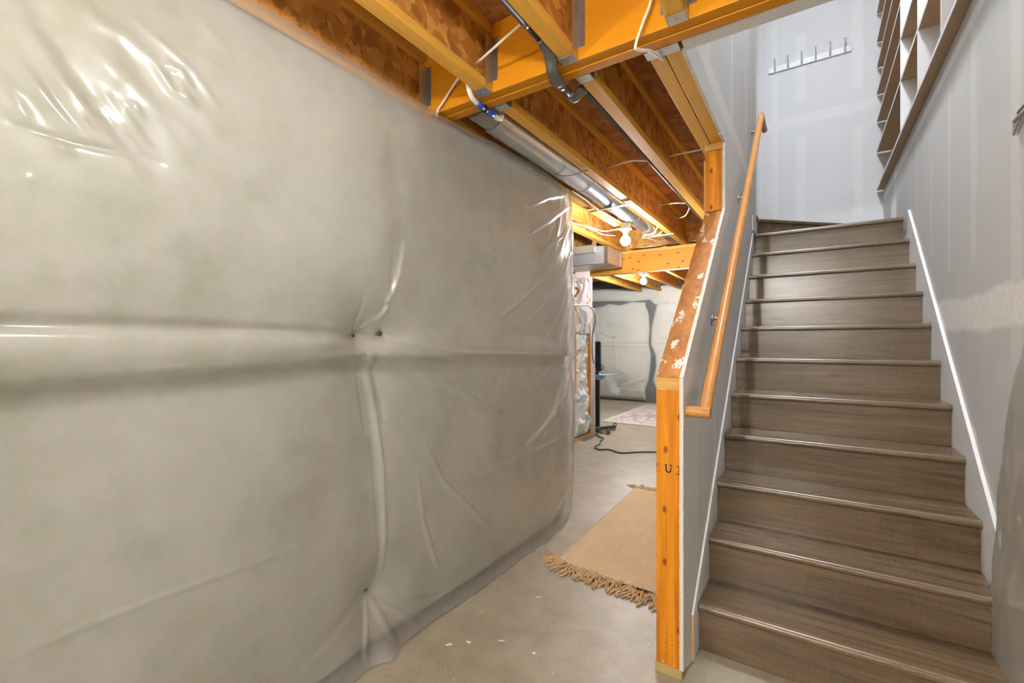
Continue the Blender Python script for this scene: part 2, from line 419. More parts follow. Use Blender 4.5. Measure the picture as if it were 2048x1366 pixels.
struct(B(-3.6, -.515, 4.28, 4.388, 2.76, 5.2).build('wall_hall', 'drywall_plain'))
struct(B(-3.6, -.722, 4.388, YB, 2.72, 2.758).build('floor_upper', 'stair_vinyl'))
# stair skirts, baseboards
def skirt(name, xa, xb, y_front, z_off, slope, y_end, raw):
    f = lambda y: z_off + slope * (y - Y0)
    poly = [(y_front, .004), (y_front, f(y_front)), (y_end, f(y_end)), (y_end, f(y_end) - .5), (y_front + .6, .004)]
    o = struct(MB().prism(poly, xa, xb, 0).build(name, 'paint_white', bevel=.0015))
    if raw: B(xa + .0005, xb - .0005, y_front - .0015, y_front + .001, .006, f(y_front) - .001).build('raw_end', 'raw_mdf', o)
skirt('trim_1', -.4025, -.3935, 1.905, .262, .895, 4.10, True)
skirt('trim_2', .5405, .5545, 2.02, .335, .883, 4.07, False)
struct(MB().prism([(-1.2, 2.95), (-1.2, 3.05), (-.36, 2.46), (-.36, 2.367), (-.5, 2.367)], YB - .013, YB - .0005, 1).build('trim_3', 'paint_white'))
struct(MB().prism([(4.075, 2.17), (4.075, 2.29), (4.385, 2.29), (4.385, 2.17)], -.4025, -.3935, 0).build('trim_4', 'paint_white'))

# ================================================================== STAIRCASE
st = thing('staircase', (.07, Y0, 0), 'straight flight of dark brown wood-look stairs with rounded nosings turning at the top', 'staircase')
def nose_profile(y, z, h=.030, r=.011, depth=.062):
    pts = [(y + depth, z - .006), (y + depth, z + .0012)]
    for k in range(7):
        a = math.pi / 2 + k * math.pi / 2 / 6
        pts.append((y + .016 + .016 * math.cos(a), z + .0012 - .016 + .016 * math.sin(a)))
    for k in range(5):
        a = math.pi + k * math.pi / 2 / 4
        pts.append((y + r + r * math.cos(a), z - h + r + r * math.sin(a)))
    pts += [(y + .030, z - h), (y + .030, z - .008)]
    return pts
for i in range(11):
    y = Y0 + RUN * i; z = RISE * (i + 1)
    rz = RISE * i
    B(XL + .001, XR - .001, y + .024, y + .036, rz + .0005, z - .006).build('riser', 'stair_vinyl', st)
    if i < 10:
        t = B(XL + .001, XR - .001, y + .05, y + RUN + .030, z - .02, z).build('tread', 'stair_vinyl', st)
    else:
        t = MB().prism([(XL + .001, y + .05), (XR - .001, y + .05), (XR - .001, YB - .002), (.52, YB - .002), (XL + .001, 4.56)], z - .02, z, 2).build('tread', 'stair_vinyl', st)
    auto_smooth(MB().prism(nose_profile(y, z), XL + .0012, XR - .0012, 0).build('nosing', 'stair_vinyl', t), 35)
# winder at 45 degrees and the steps that turn left
z = RISE * 12
d = Vector((.62, .59)).normalized(); nrm = Vector((-d.y, d.x)); p0 = Vector((-.392, 4.535)); L = 1.27
def diag(poly, z0, z1):
    return MB().prism([tuple(p0 + d * a + nrm * b) for a, b in poly], z0, z1, 2)
diag([(0, .024), (L, .024), (L, .036), (0, .036)], RISE * 11 + .0005, z - .006).build('riser', 'stair_vinyl', st)
t = MB().prism([(-.53, 4.41), (-.392, 4.41), (-.392, 4.60), (.50, YB - .001), (-.53, YB - .001)], z - .02, z, 2).build('tread', 'stair_vinyl', st)
diag([(0, 0), (L - .02, 0), (L - .02, .07), (.03, .07)], z - .030, z + .0012).build('nosing', 'stair_vinyl', t, bevel=.010)
z = RISE * 13
B(-.546, -.534, 4.40, YB - .015, RISE * 12 + .0005, z - .006).build('riser', 'stair_vinyl', st)
t = B(-.72, -.54, 4.40, YB - .015, z - .02, z).build('tread', 'stair_vinyl', st)
B(-.572, -.51, 4.402, YB - .016, z - .03, z + .0012).build('nosing', 'stair_vinyl', t, bevel=.01)

# ================================================================== KNEE WALL FRAME
kw = thing('knee_wall_frame', (-.46, 1.8, 0), 'open end of the half wall beside the stairs, orange end post and sloped cap smeared with white', 'wall frame')
XA, XB = -.505, -.417
post = B(XA, XB, 1.778, 1.816, .040, 1.094).build('end_post', 'post_fir', kw, bevel=.002)
B(XA - .006, XB + .006, 1.782, 2.1, 0.0, .0385).build('sole_plate', 'treated_pine', kw, bevel=.002)
sp = MB().prism([(1.777, 1.096), (1.777, 1.141), (2.738, 2.005), (2.738, 1.955)], XA, XB, 0).build('sloped_plate', 'plate_mudded', kw, bevel=.0015)
B(XA + .001, XB - .001, 1.7755, 1.779, 1.098, 1.139).build('cut_end', 'plate_end', sp)
B(XA, XB, 2.737, 2.775, 2.008, 2.345).build('upper_stud', 'post_fir', kw, bevel=.002)
B(XA, XB, 2.735, 4.38, 2.347, ZJ - .001).build('top_plate', 'plate_end', kw, bevel=.0015)
B(XA - .030, XB, 2.86, 2.9, .04, 2.345).build('stud', 'stud_pine', kw, bevel=.002)
for yy in (3.3, 3.7, 4.1): B(XA, XB, yy, yy + .038, .04, 2.345).build('stud', 'stud_pine', kw)
# stamped letters on the post face and the nails at its foot
def stamp(polys, name='ink_stamp'):
    mb = MB()
    for poly in polys: mb.prism([(XA + u, v) for u, v in poly], 1.7768, 1.7782, 1)
    o = mb.build(name, 'ink', post); o['label'] = 'black stamped letters'
zc = .792
def rect(u0, u1, v0, v1): return [(u0, zc + v0), (u1, zc + v0), (u1, zc + v1), (u0, zc + v1)]
U = []
for k in range(8):                              # bowl of the U
    a0, a1 = math.pi + k * math.pi / 8, math.pi + (k + 1) * math.pi / 8
    ro, ri = .0115, .0065; c = (.046, zc - .004)
    U.append([(c[0] + ro * math.cos(a0), c[1] + ro * math.sin(a0)), (c[0] + ro * math.cos(a1), c[1] + ro * math.sin(a1)),
              (c[0] + ri * math.cos(a1), c[1] + ri * math.sin(a1)), (c[0] + ri * math.cos(a0), c[1] + ri * math.sin(a0))])
U += [rect(.0345, .0395, -.005, .016), rect(.0540, .0570, -.005, .016), rect(.0315, .0425, .014, .0165), rect(.0510, .0600, .014, .0165)]
stamp(U)
stamp([rect(.0005, .003, -.016, -.012), rect(.0045, .0075, .010, .016), rect(.0005, .002, .004, .010), rect(.009, .013, -.016, -.0135), rect(.010, .0125, .011, .014), rect(.003, .0055, .002, .005)])
stamp([rect(.078, .086, .0135, .016), rect(.0835, .0865, -.016, .016), rect(.074, .0868, -.0165, -.014), rect(.078, .080, .010, .016)])
for u, v in ((.038, .165), (.060, .162), (.038, .128), (.060, .125), (.036, .075), (.060, .075)):
    MB().lathe([(.0022, 0), (.0022, .001)], (XA + u, 1.7765, v), 8, 'y').build('nail_head', 'pin_steel', post)
for u, v in ((.026, .050), (.066, .048)):
    MB().lathe([(.003, 0), (.003, .0012)], (XA + u, 1.7765, v), 8, 'y').build('nail_head', 'nickel', post)

# ================================================================== HANDRAIL
hr = thing('handrail', (-.335, 1.815, 1.0), 'round oak handrail on brass brackets climbing the stairwell wall', 'handrail')
a = Vector((-.337, 1.815, 1.012)); b = Vector((-.337, 4.066, 3.056)); RR = .0215
auto_smooth(MB().tube([a, a + (b - a) * .5, b], RR, 20).build('rail', 'rail_oak', hr), 50)
auto_smooth(MB().tube([(WL + .001, 1.815, 1.012), (-.36, 1.815, 1.012), (-.3155, 1.815, 1.012)], RR - .0004, 20).build('wall_return', 'rail_oak', hr), 50)
auto_smooth(MB().tube([b - Vector((0, .012, 0)), b + Vector((0, .30, .004))], RR - .0004, 20).build('level_end', 'rail_oak', hr), 50)
for yy, zz in ((2.34, 1.389), (3.266, 2.205), (4.047, 2.935)):
    rz = 1.012 + (yy - 1.815) * .908
    br = MB().lathe([(.004, 0), (.014, .0005), (.0165, .003), (.012, .008), (.009, .012)], (WL + .0005, yy, zz), 12, 'x')
    br.prism([(yy - .006, zz - .035), (yy + .006, zz - .035), (yy + .012, zz + .018), (yy - .012, zz + .018)], WL + .0005, WL + .0035, 0)
    bo = br.build('bracket', 'brass_satin', hr, smooth=True)
    MB().tube(crom([(WL + .006, yy, zz), (WL + .035, yy, zz + .005), (-.345, yy, zz + .035), (-.337, yy, rz - RR + .003)], 5), [.0078] * 15 + [.009], 8).build('arm', 'brass_satin', bo, smooth=True)
    B(-.347, -.327, yy - .022, yy + .022, rz - RR - .0035, rz - RR + .001).build('saddle', 'brass_satin', bo)

# ================================================================== COAT RACK
yk = YB - .001
cr = thing('coat_rack', (-.035, yk, 4.10), 'white wooden coat rail with six small metal hooks high on the back wall', 'coat rack')
B(-.386, .313, yk - .016, yk, 4.088, 4.148).build('board', 'paint_white', cr, bevel=.004)
for k in range(6):
    x = -.328 + k * .1178
    h = MB().lathe([(.007, -.003), (.010, -.001), (.010, 0)], (x, yk - .016, 4.118), 12, 'y')
    h.tube(crom([(x, yk - .017, 4.100), (x, yk - .022, 4.120), (x, yk - .034, 4.150), (x, yk - .060, 4.185), (x, yk - .064, 4.200)], 4), [.0075] * 8 + [.0050] * 9, 8)
    h.lathe([(.002, -.005), (.009, -.002), (.0105, .003), (.007, .006)], (x, yk - .064, 4.202), 10)
    h.tube(crom([(x, yk - .018, 4.112), (x, yk - .040, 4.094), (x, yk - .048, 4.108)], 4), .0035, 8)
    h.build('hook', 'nickel', cr, smooth=True)
for x in (-.358, -.034, .292):
    MB().lathe([(.005, -.002), (.005, 0)], (x, yk - .0165, 4.120), 10, 'y').build('screw', 'nickel', cr)

# ================================================================== SHELF UNIT (built in above the right wall)
su = thing('wall_shelves', (.68, 4.0, 2.70), 'tall narrow cubby shelves with tan undersides above the right stairwell wall', 'shelf')
SX0, SX1 = .502, .868
def shelf(z, y0, y1, name='shelf'):
    o = B(SX0 + .003, SX1, y0, y1, z, z + .018).build(name, 'mdf_tan', su)
    B(SX0, SX0 + .0032, y0, y1, z - .0005, z + .0185).build('edge_band', 'melamine_white', o)
shelf(2.702, 1.83, YB - .03, 'bottom_board')
DV = (4.06, 3.45, 2.88, 2.30)
for zz in (3.06, 3.345, 3.60, 3.85, 4.09, 4.36, 4.62):
    edges = (YB - .03,) + DV
    for k in range(len(DV)):
        if k >= 1 and zz not in (3.06, 3.345, 3.85, 4.36): continue
        dz = 0
        shelf(zz + dz, edges[k + 1] + .019, edges[k] - (.001 if k else 0))
        if k < 3: B(SX0 + .10, SX0 + .125, edges[k + 1] + .019, edges[k + 1] + .20, zz - .019, zz - .0005).build('cleat', 'mdf_tan', su)
for y in DV:
    o = B(SX0 + .003, SX1, y, y + .018, 2.7205, 5.0).build('divider', 'melamine_white', su)
    B(SX0, SX0 + .0032, y - .0005, y + .0185, 2.7205, 5.0).build('edge_band', 'melamine_white', o)

# ================================================================== HEADER BEAM, JOISTS, HANGERS
hb = thing('header_beam', (-.5, 1.685, ZJ), 'double orange laminated header beam crossing below the ceiling in front of the stairs', 'beam')
B(-1.76, .66, Y_BEAM0, 1.6835, ZJ - .003, ZS - .001).build('ply', 'lvl_face', hb, bevel=.0025)
B(-1.76, .66, 1.6860, Y_BEAM1 - .0005, ZJ - .006, ZS - .001).build('ply', 'lvl_face', hb, bevel=.0025)
def joist(xc, y0, y1, label, group, fw=.0605, z0=ZJ):
    t = thing('floor_joist', (xc, (y0 + y1) / 2, z0), label, 'joist', group)
    B(xc - fw / 2, xc + fw / 2, y0, y1, z0, z0 + .038).build('bottom_flange', 'joist_pine', t, bevel=.002)
    B(xc - .005, xc + .005, y0, y1, z0 + .0385, ZS - .0385).build('web', 'osb_web', t)
    B(xc - fw / 2, xc + fw / 2, y0, y1, ZS - .038, ZS - .001).build('top_flange', 'joist_pine', t, bevel=.002)
    return t
GN, GF, GFF = 'ceiling joists in front of the header beam', 'ceiling joists behind the header beam', 'ceiling joists of the far room'
joist(-1.612, -2.98, Y_BEAM0 - .002, 'I-joist with dark strand-board web half hidden by the plastic sheet top', GN)
joist(-1.215, -2.98, Y_BEAM0 - .002, 'I-joist ending at the header beam just above the blue pipe fitting', GN)
joist(-.800, -2.98, Y_BEAM0 - .002, 'I-joist meeting the header beam beside the black pipe elbow', GN)
joist(-.388, -2.98, Y_BEAM0 - .002, 'I-joist at the top edge meeting the header near the white hanging cable', GN)
YE = 5.47
joist(-2.375, 3.02, YE, 'far joist resting on the knotty beam above the square sheet-metal duct', GF)
joist(-1.965, 3.02, YE, 'joist left of the nearer light bulb with bright yellow web', GF)
joist(-1.555, 1.74, 4.16, 'joist left of the round duct ending at the nearer light bulb', GF)
joist(-1.215, 1.74, YE, 'long joist running back just right of the round silver duct', GF)
joist(-.797, 1.74, YE, 'long joist with a thin dark pipe along its left edge', GF)
joist(-.507, 1.74, 4.385, 'left one of the doubled joist edging the stair opening', GF, .057)
joist(-.4455, 1.74, 4.385, 'right one of the doubled joist touching the stairwell drywall', GF, .057)
for x, lb in ((-3.12, 'leftmost joist above the far room'), (-2.71, 'second joist from the left above the far room'), (-2.295, 'far-room joist holding the farther light bulb'), (-1.885, 'far-room joist right of the farther light bulb'), (-1.475, 'rightmost far-room joist near the sloped cap')):
    joist(x, 5.52, 9.88, lb, GFF)
def hanger(xc, side, label, w=.062, hgt=.235):
    # side -1: in front of the beam, +1: behind it
    yb = Y_BEAM0 if side < 0 else Y_BEAM1
    y0, y1 = (yb - .052, yb - .0005) if side < 0 else (yb + .0005, yb + .052)
    t = thing('joist_hanger', (xc, yb, ZJ), label, 'bracket', 'galvanised hangers holding the joists')
    B(xc - w / 2, xc + w / 2, y0, y1, ZJ - .0065, ZJ - .0035).build('seat', 'galvanised', t)
    for s in (-1, 1):
        xa = xc + s * (w / 2 + .0005); xb = xa + s * .0018
        B(min(xa, xb), max(xa, xb), y0, y1, ZJ - .0065, ZJ + hgt).build('side_plate', 'galvanised', t)
        xf = xb + s * .028
        yf = (yb - .0025, yb - .0006) if side < 0 else (yb + .0006, yb + .0025)
        B(min(xb, xf), max(xb, xf), *yf, ZJ + .045, ZJ + hgt).build('face_flange', 'galvanised', t)
    MB().lathe([(.004, -.0015), (.0045, 0)], (xc, (y0 + y1) / 2, ZJ - .0065), 8).build('nail_head', 'brass_satin', t)
hanger(-1.612, -1, 'grey steel hanger on the dark strand-board joist at the plastic top edge')
hanger(-1.215, -1, 'steel hanger just above the blue and white pipe fitting')
hanger(-.800, -1, 'steel hanger touching the black pipe elbow in front of the beam')
hanger(-.388, -1, 'paint-smeared steel hanger at the top edge of the photo')
hanger(-1.215, 1, 'steel hanger behind the beam beside the round duct start')
hanger(-.797, 1, 'steel hanger behind the beam just right of the pipe')
hanger(-.478, 1, 'wide steel hanger under the doubled joist by the stairwell', .122)
# far beam
fb = thing('support_beam', (-1.5, 5.42, 2.11), 'knotty orange timber beam spanning the basement beyond the stairs', 'beam')
B(-2.36, -.53, 5.372, 5.41, 2.118, 2.350).build('ply', 'beam_far_fir', fb, bevel=.003)
B(-2.36, -.53, 5.412, 5.47, 2.118, 2.350).build('ply', 'beam_far_fir', fb, bevel=.003)
B(-2.30, -.53, 5.368, 5.475, 2.3505, 2.384).build('top_plate', 'stud_pine', fb, bevel=.002)
B(-2.30, -.53, 5.376, 5.40, 2.109, 2.1175).build('conduit_strip', 'galvanised', fb)
B(-2.30, -.6, 5.44, 5.478, ZJ + .0405, ZS - .04).build('blocking', 'osb_bright', fb)
# ================================================================== PIPES, DUCTS, CABLES, LIGHTS
gp = thing('gas_pipe', (-.85, 1.6, 2.36), 'dark iron pipe dipping under the header beam with grey elbows', 'pipe')
def pipe(pts, r, name, mat, par, n=12): return MB().tube(pts, r, n).build(name, mat, par, smooth=True)
pipe([(-.850, -2.9, 2.408), (-.850, 1.50, 2.408)], .0145, 'pipe_run', 'black_iron', gp)
pipe([(-.850, 1.36, 2.408), (-.850, 1.385, 2.408)], .0175, 'coupling', 'grey_iron', gp)
pipe(crom([(-.850, 1.47, 2.408), (-.851, 1.535, 2.405), (-.858, 1.575, 2.385), (-.866, 1.60, 2.362), (-.874, 1.645, 2.350), (-.876, 1.68, 2.349)], 5), [.0185] * 3 + [.0235] * 16 + [.0255] * 5 + [.024] * 2, 'elbow', 'grey_iron', gp, 16)
pipe([(-.876, 1.675, 2.349), (-.878, 1.80, 2.349)], .0165, 'nipple', 'black_iron', gp)
pipe([(-.876, 1.690, 2.349), (-.877, 1.712, 2.349)], .0205, 'coupling', 'grey_iron', gp)
pipe(crom([(-.878, 1.775, 2.349), (-.878, 1.81, 2.349), (-.868, 1.832, 2.362), (-.855, 1.845, 2.385), (-.850, 1.87, 2.402)], 5), [.0205] * 6 + [.0235] * 9 + [.020] * 6, 'elbow', 'grey_iron', gp, 16)
pipe([(-.848, 1.86, 2.402), (-.844, 3.2, 2.402), (-.844, 5.36, 2.402)], .0125, 'pipe_run', 'black_iron', gp)
px = thing('water_fitting', (-1.27, 1.68, 2.36), 'white and blue plastic pipe fitting crossing under the header beam left end', 'pipe fitting')
pipe(crom([(-1.268, 1.565, 2.44), (-1.268, 1.575, 2.395), (-1.270, 1.60, 2.368), (-1.272, 1.64, 2.360)], 5), .0115, 'elbow', 'pex_white', px)
pipe([(-1.272, 1.635, 2.360), (-1.274, 1.80, 2.360)], .0105, 'pipe_run', 'black_plastic', px)
pipe([(-1.272, 1.640, 2.360), (-1.2725, 1.685, 2.360)], .0150, 'blue_collar', 'blue_plastic', px)
pipe([(-1.2728, 1.712, 2.360), (-1.2735, 1.765, 2.360)], .0155, 'blue_collar', 'blue_plastic', px)
pipe([(-1.273, 1.688, 2.360), (-1.273, 1.708, 2.360)], .017, 'grip_ring', 'black_plastic', px)
pipe(crom([(-1.2735, 1.765, 2.360), (-1.274, 1.80, 2.361), (-1.276, 1.835, 2.375), (-1.28, 1.85, 2.41)], 5), .0125, 'elbow', 'pex_white', px)
# round duct in the bay between two joists
rd = thing('round_duct', (-1.395, 3.0, 2.37), 'round galvanised heating duct hung between two joists', 'duct')
DX, DZ, DR = -1.388, 2.468, .097
def ring(y0, y1, r, name, mat): return auto_smooth(MB().tube([(DX, y0, DZ), (DX, (y0 + y1) / 2, DZ), (DX, y1, DZ)], r, 32).build(name, mat, rd), 50)
ring(1.765, 1.93, DR - .010, 'grey_sleeve', 'sleeve_grey')
ring(1.90, 1.99, DR + .001, 'foil_band', 'foil_tape')
ring(1.95, 3.05, DR, 'pipe_section', 'duct_steel'); ring(3.0, 4.15, DR - .002, 'pipe_section', 'duct_steel')
ring(3.03, 3.05, DR + .004, 'joint_bead', 'duct_steel'); ring(4.10, 4.14, DR + .003, 'joint_bead', 'duct_steel')
el = [(DX, 4.12, DZ), (DX, 4.45, DZ), (DX + .004, 4.62, DZ + .005), (DX + .012, 4.78, DZ + .02), (DX + .02, 4.92, DZ + .05), (DX + .03, 5.02, DZ + .09)]
auto_smooth(MB().tube(crom(el, 4), DR - .001, 32).build('elbow', 'duct_steel', rd), 50)
for q in (el[2], el[3], el[4]):
    auto_smooth(MB().tube([(q[0], q[1] - .008, q[2] - .001), (q[0], q[1] + .008, q[2] + .002)], DR + .003, 32).build('joint_bead', 'duct_steel', rd), 50)
B(-1.33, -1.25, 4.95, 5.33, 2.40, 2.56).build('end_boot', 'black_iron', rd)
def strap(x0, y0, x1, y1, z, label):
    dv = Vector((x1 - x0, y1 - y0, 0)); nv = Vector((-dv.y, dv.x, 0)).normalized() * .011
    mb = MB().prism([(x0 + nv.x, y0 + nv.y), (x1 + nv.x, y1 + nv.y), (x1 - nv.x, y1 - nv.y), (x0 - nv.x, y0 - nv.y)], z, z + .003, 2)
    mb.prism([(x0 + nv.x, y0 + nv.y), (x1 + nv.x, y1 + nv.y), (x1 + nv.x * .8, y1 + nv.y * .8), (x0 + nv.x * .8, y0 + nv.y * .8)], z, z + .016, 2)
    tag(mb.build('duct_strap', 'galvanised'), label, 'strap', 'straps under the round duct')
strap(-1.56, 3.53, -1.187, 3.496, 2.362, 'nearer flat metal strap holding up the round duct')
strap(-1.50, 4.735, -1.165, 4.708, 2.362, 'farther metal strap under the end of the round duct')
# sheet-metal box duct in front of the far beam
bd = thing('box_duct', (-2.4, 5.1, 2.17), 'square galvanised sheet-metal duct beside the far timber beam', 'duct')
X0, X1, Ya, Yb_, Za, Zb = -2.9, -1.932, 4.88, 5.33, 2.178, 2.372
B(X0, X1 - .001, Ya + .001, Yb_, Za, Zb).build('duct_body', 'duct_box', bd)
for nm, bx in (('corner_flange', (X1 - .035, X1 + .004, Ya - .006, Ya + .001, Za - .004, Zb + .004)), ('bottom_flange', (X0, X1 + .004, Ya - .006, Ya + .02, Za - .008, Za - .0005)),
               ('top_flange', (X0, X1 + .004, Ya - .004, Ya + .02, Zb + .0005, Zb + .008)), ('side_flange', (X1, X1 + .005, Yb_ - .03, Yb_ + .004, Za - .004, Zb)), ('side_flange', (X1, X1 + .005, Ya, Yb_, Za - .004, Za + .018))):
    B(*bx).build(nm, 'galvanised', bd)
B(-2.9, -2.06, 4.80, 4.875, 2.30, 2.384).build('branch_collar', 'duct_box', bd)

def cable(pts, r, name, label, mat='cable_white', cat='cable', group='loose wires under the ceiling', k=6, par=None):
    o = MB().tube(crom(pts, k), r, 8).build(name, mat, par, smooth=True)
    if par is None: tag(o, label, cat, group)
    return o
cable([(-1.205, 1.541, 2.465), (-.943, 1.448, 2.462), (-.806, 1.40, 2.462)], .0052, 'electric_cable', 'white cable stretched between the two joists in front of the header beam')
cable([(-1.225, 1.545, 2.50), (-1.36, 1.61, 2.486), (-1.418, 1.62, 2.453), (-1.465, 1.622, 2.412), (-1.486, 1.615, 2.386), (-1.500, 1.61, 2.345), (-1.530, 1.60, 2.30)], .0055, 'electric_cable', 'white cable curving down over the beam end behind the plastic sheet')
cable([(-.462, 1.615, 2.60), (-.475, 1.61, 2.481), (-.500, 1.61, 2.421), (-.530, 1.61, 2.345), (-.528, 1.625, 2.333), (-.50, 1.69, 2.352), (-.485, 1.80, 2.372)], .0055, 'electric_cable', 'white cable hanging over the front of the header beam')
cable([(-1.208, 3.035, 2.497), (-1.0, 2.93, 2.47), (-.902, 2.99, 2.470), (-.804, 2.98, 2.48)], .0055, 'electric_cable', 'nearer white cable crossing between the two long joists')
cable([(-.790, 3.067, 2.497), (-.68, 2.99, 2.468), (-.579, 3.0, 2.470), (-.512, 3.0, 2.475)], .0055, 'electric_cable', 'white cable running into the doubled joist by the stairwell')
cable([(-1.208, 4.208, 2.529), (-1.0, 4.09, 2.49), (-.877, 4.087, 2.47), (-.804, 4.08, 2.47)], .0055, 'electric_cable', 'farther white cable crossing between the long joists')
cable([(-1.208, 4.80, 2.538), (-1.0, 4.45, 2.46), (-.896, 4.21, 2.47), (-.804, 4.15, 2.48)], .0055, 'electric_cable', 'thin cable curving down toward the far stud block')
cable([(-1.452, 2.998, 2.372), (-1.459, 3.262, 2.374), (-1.46, 3.511, 2.356), (-1.465, 3.756, 2.37), (-1.46, 4.0, 2.372), (-1.43, 4.06, 2.378)], .006, 'electric_cable', 'white cable running along the duct to the nearer bulb box')
cable([(-1.822, 4.035, 2.40), (-1.721, 4.224, 2.372), (-1.591, 4.25, 2.376), (-1.53, 4.24, 2.38)], .006, 'electric_cable', 'white cable sagging from the yellow joist to the nearer bulb')
cable([(-1.93, 3.85, 2.42), (-1.822, 4.035, 2.39), (-1.792, 4.219, 2.378), (-1.79, 4.396, 2.38), (-1.72, 4.557, 2.39)], .0045, 'electric_cable', 'thin white cable drooping below the yellow joist web')
cable([(-1.212, 4.364, 2.40), (-1.313, 4.536, 2.362), (-1.434, 4.586, 2.356), (-1.397, 4.80, 2.355), (-1.328, 5.193, 2.38)], .006, 'electric_cable', 'white cable looping under the far end of the round duct')
cable([(-1.45, 2.60, 2.40), (-1.373, 2.642, 2.362), (-1.303, 2.679, 2.362), (-1.201, 2.70, 2.378)], .004, 'electric_cable', 'thin grey wire passing under the round duct', 'grey_iron')

def bulb_light(x, y, ztop, watts, col, label, r=.031, drop=0.0):
    t = thing('bulb_fixture', (x, y, ztop), label, 'light')
    if drop: MB().tube([(x, y, ztop + .0405), (x, y, ztop + .06 + drop)], .010, 10).build('stem', 'galvanised', t, smooth=True)
    MB().lathe([(.045, 0), (.045, -.002), (.058, -.010), (.060, -.016), (.030, -.024), (.024, -.040), (.023, -.046)], (x, y, ztop), 24).build('lampholder', 'porcelain', t, smooth=True)
    MB().lathe([(.014, -.0465), (.015, -.060), (.014, -.062)], (x, y, ztop), 16).build('screw_base', 'brass_satin', t, smooth=True)
    prof = [(.0135, -.0625), (.018, -.068)]
    for k in range(9):
        a = math.radians(58 - k * 18.5); prof.append((max(r * math.cos(a), .0008), -.073 - r + r * math.sin(a)))
    area = 4 * math.pi * r * r
    emit('bulb_glow', col, watts / (math.pi * area))
    MB().lathe(prof, (x, y, ztop), 14).build('bulb', 'bulb_glow', t, smooth=True)
    MB().lathe([(.05, 0), (.05, .04 if drop or ztop < 2.35 else .0012)], (x, y, ztop + .0002), 8).build('junction_box', 'galvanised', t)
bulb_light(-1.442, 4.085, 2.335, BULB_MID, NEUTRAL, 'nearer bare glowing bulb in a white lampholder below the joists', .046)
bulb_light(-2.27, 7.28, 2.3835, BULB_FAR, NEUTRAL, 'farther bare glowing bulb seen under the timber beam', .048)
bulb_light(-.40, .56, 2.275, BULB_NEAR, WARM, 'bare bulb in a lampholder hung from the joist over the viewer', drop=.049)
bulb_light(-.40, -2.2, 2.275, FILL_REAR, WARM, 'added fill bulb in a lampholder behind the viewer', drop=.049)  # unseen bulb added as fill light for the basement
bulb_light(-1.215, -1.0, 2.275, FILL_SIDE, WARM, 'added fill bulb in a lampholder behind the viewer near the left wall', drop=.049)  # unseen bulb added to brighten the right-hand wall and even out the light
# ceiling lamp at the head of the stairwell
lt = thing('ceiling_lamp', (-.18, 2.75, 5.2), 'flush round ceiling lamp high over the stairwell', 'light')
MB().lathe([(.19, 0), (.19, -.03), (.185, -.032)], (-.18, 2.75, 5.199), 32).build('lamp_pan', 'nickel', lt)
prof = [(.180 * math.cos(a), -.033 - .075 * math.sin(a)) for a in [k * math.pi / 2 / 7 for k in range(7)]] + [(.01, -.108)]
emit('lamp_glow', COOL, LAMP_STAIR / (math.pi * .12))
MB().lathe(prof, (-.18, 2.75, 5.199), 28).build('glass_dome', 'lamp_glow', lt, smooth=True)
# ================================================================== INSULATION AND PLASTIC SHEETS
def lattice(seed, n=64):
    return np.random.RandomState(seed).rand(n, n)
def vnoise(a, b, sc, seed, n=64):
    L = lattice(seed, n); x = a * sc + 1000; y = b * sc + 1000
    i = np.floor(x).astype(int); j = np.floor(y).astype(int); fx = x - i; fy = y - j
    fx = fx * fx * (3 - 2 * fx); fy = fy * fy * (3 - 2 * fy)
    g = lambda p, q: L[p % n, q % n]
    return (g(i, j) * (1 - fx) + g(i + 1, j) * fx) * (1 - fy) + (g(i, j + 1) * (1 - fx) + g(i + 1, j + 1) * fx) * fy - .5
def sstep(x, a, b):
    t = np.clip((x - a) / (b - a), 0, 1); return t * t * (3 - 2 * t)
def grid_obj(name, P, mat, thick=0, closed_back=None):
    nu, nv = P.shape[:2]
    v = P.reshape(-1, 3); o = v.min(0); o = np.array([(v[:, 0].min() + v[:, 0].max()) / 2, (v[:, 1].min() + v[:, 1].max()) / 2, v[:, 2].min()])
    idx = np.arange(nu * nv).reshape(nu, nv)
    f = np.stack([idx[:-1, :-1], idx[1:, :-1], idx[1:, 1:], idx[:-1, 1:]], -1).reshape(-1, 4)
    vs = v - o; fs = f
    if closed_back is not None:
        Bk = closed_back.reshape(-1, 3) - o; off = nu * nv
        vs = np.vstack([vs, Bk])
        border = np.concatenate([idx[:, 0], idx[-1, 1:], idx[-2::-1, -1], idx[0, -2:0:-1]])
        nb = np.roll(border, -1)
        side = np.stack([border, border + off, nb + off, nb], -1)
        fs = np.vstack([f, f[:, ::-1] + off, side])
    me = bpy.data.meshes.new(name)
    me.vertices.add(len(vs)); me.vertices.foreach_set('co', vs.astype(np.float32).ravel())
    me.loops.add(fs.size); me.loops.foreach_set('vertex_index', fs.astype(np.int32).ravel())
    me.polygons.add(len(fs)); me.polygons.foreach_set('loop_start', np.arange(0, fs.size, 4, dtype=np.int32))
    me.polygons.foreach_set('loop_total', np.full(len(fs), 4, dtype=np.int32))
    me.polygons.foreach_set('use_smooth', np.ones(len(fs), dtype=bool))
    me.update(calc_edges=True); me.validate()
    me.materials.append(MATS[mat])
    ob = bpy.data.objects.new(name, me); COL.objects.link(ob); ob.location = o
    return ob
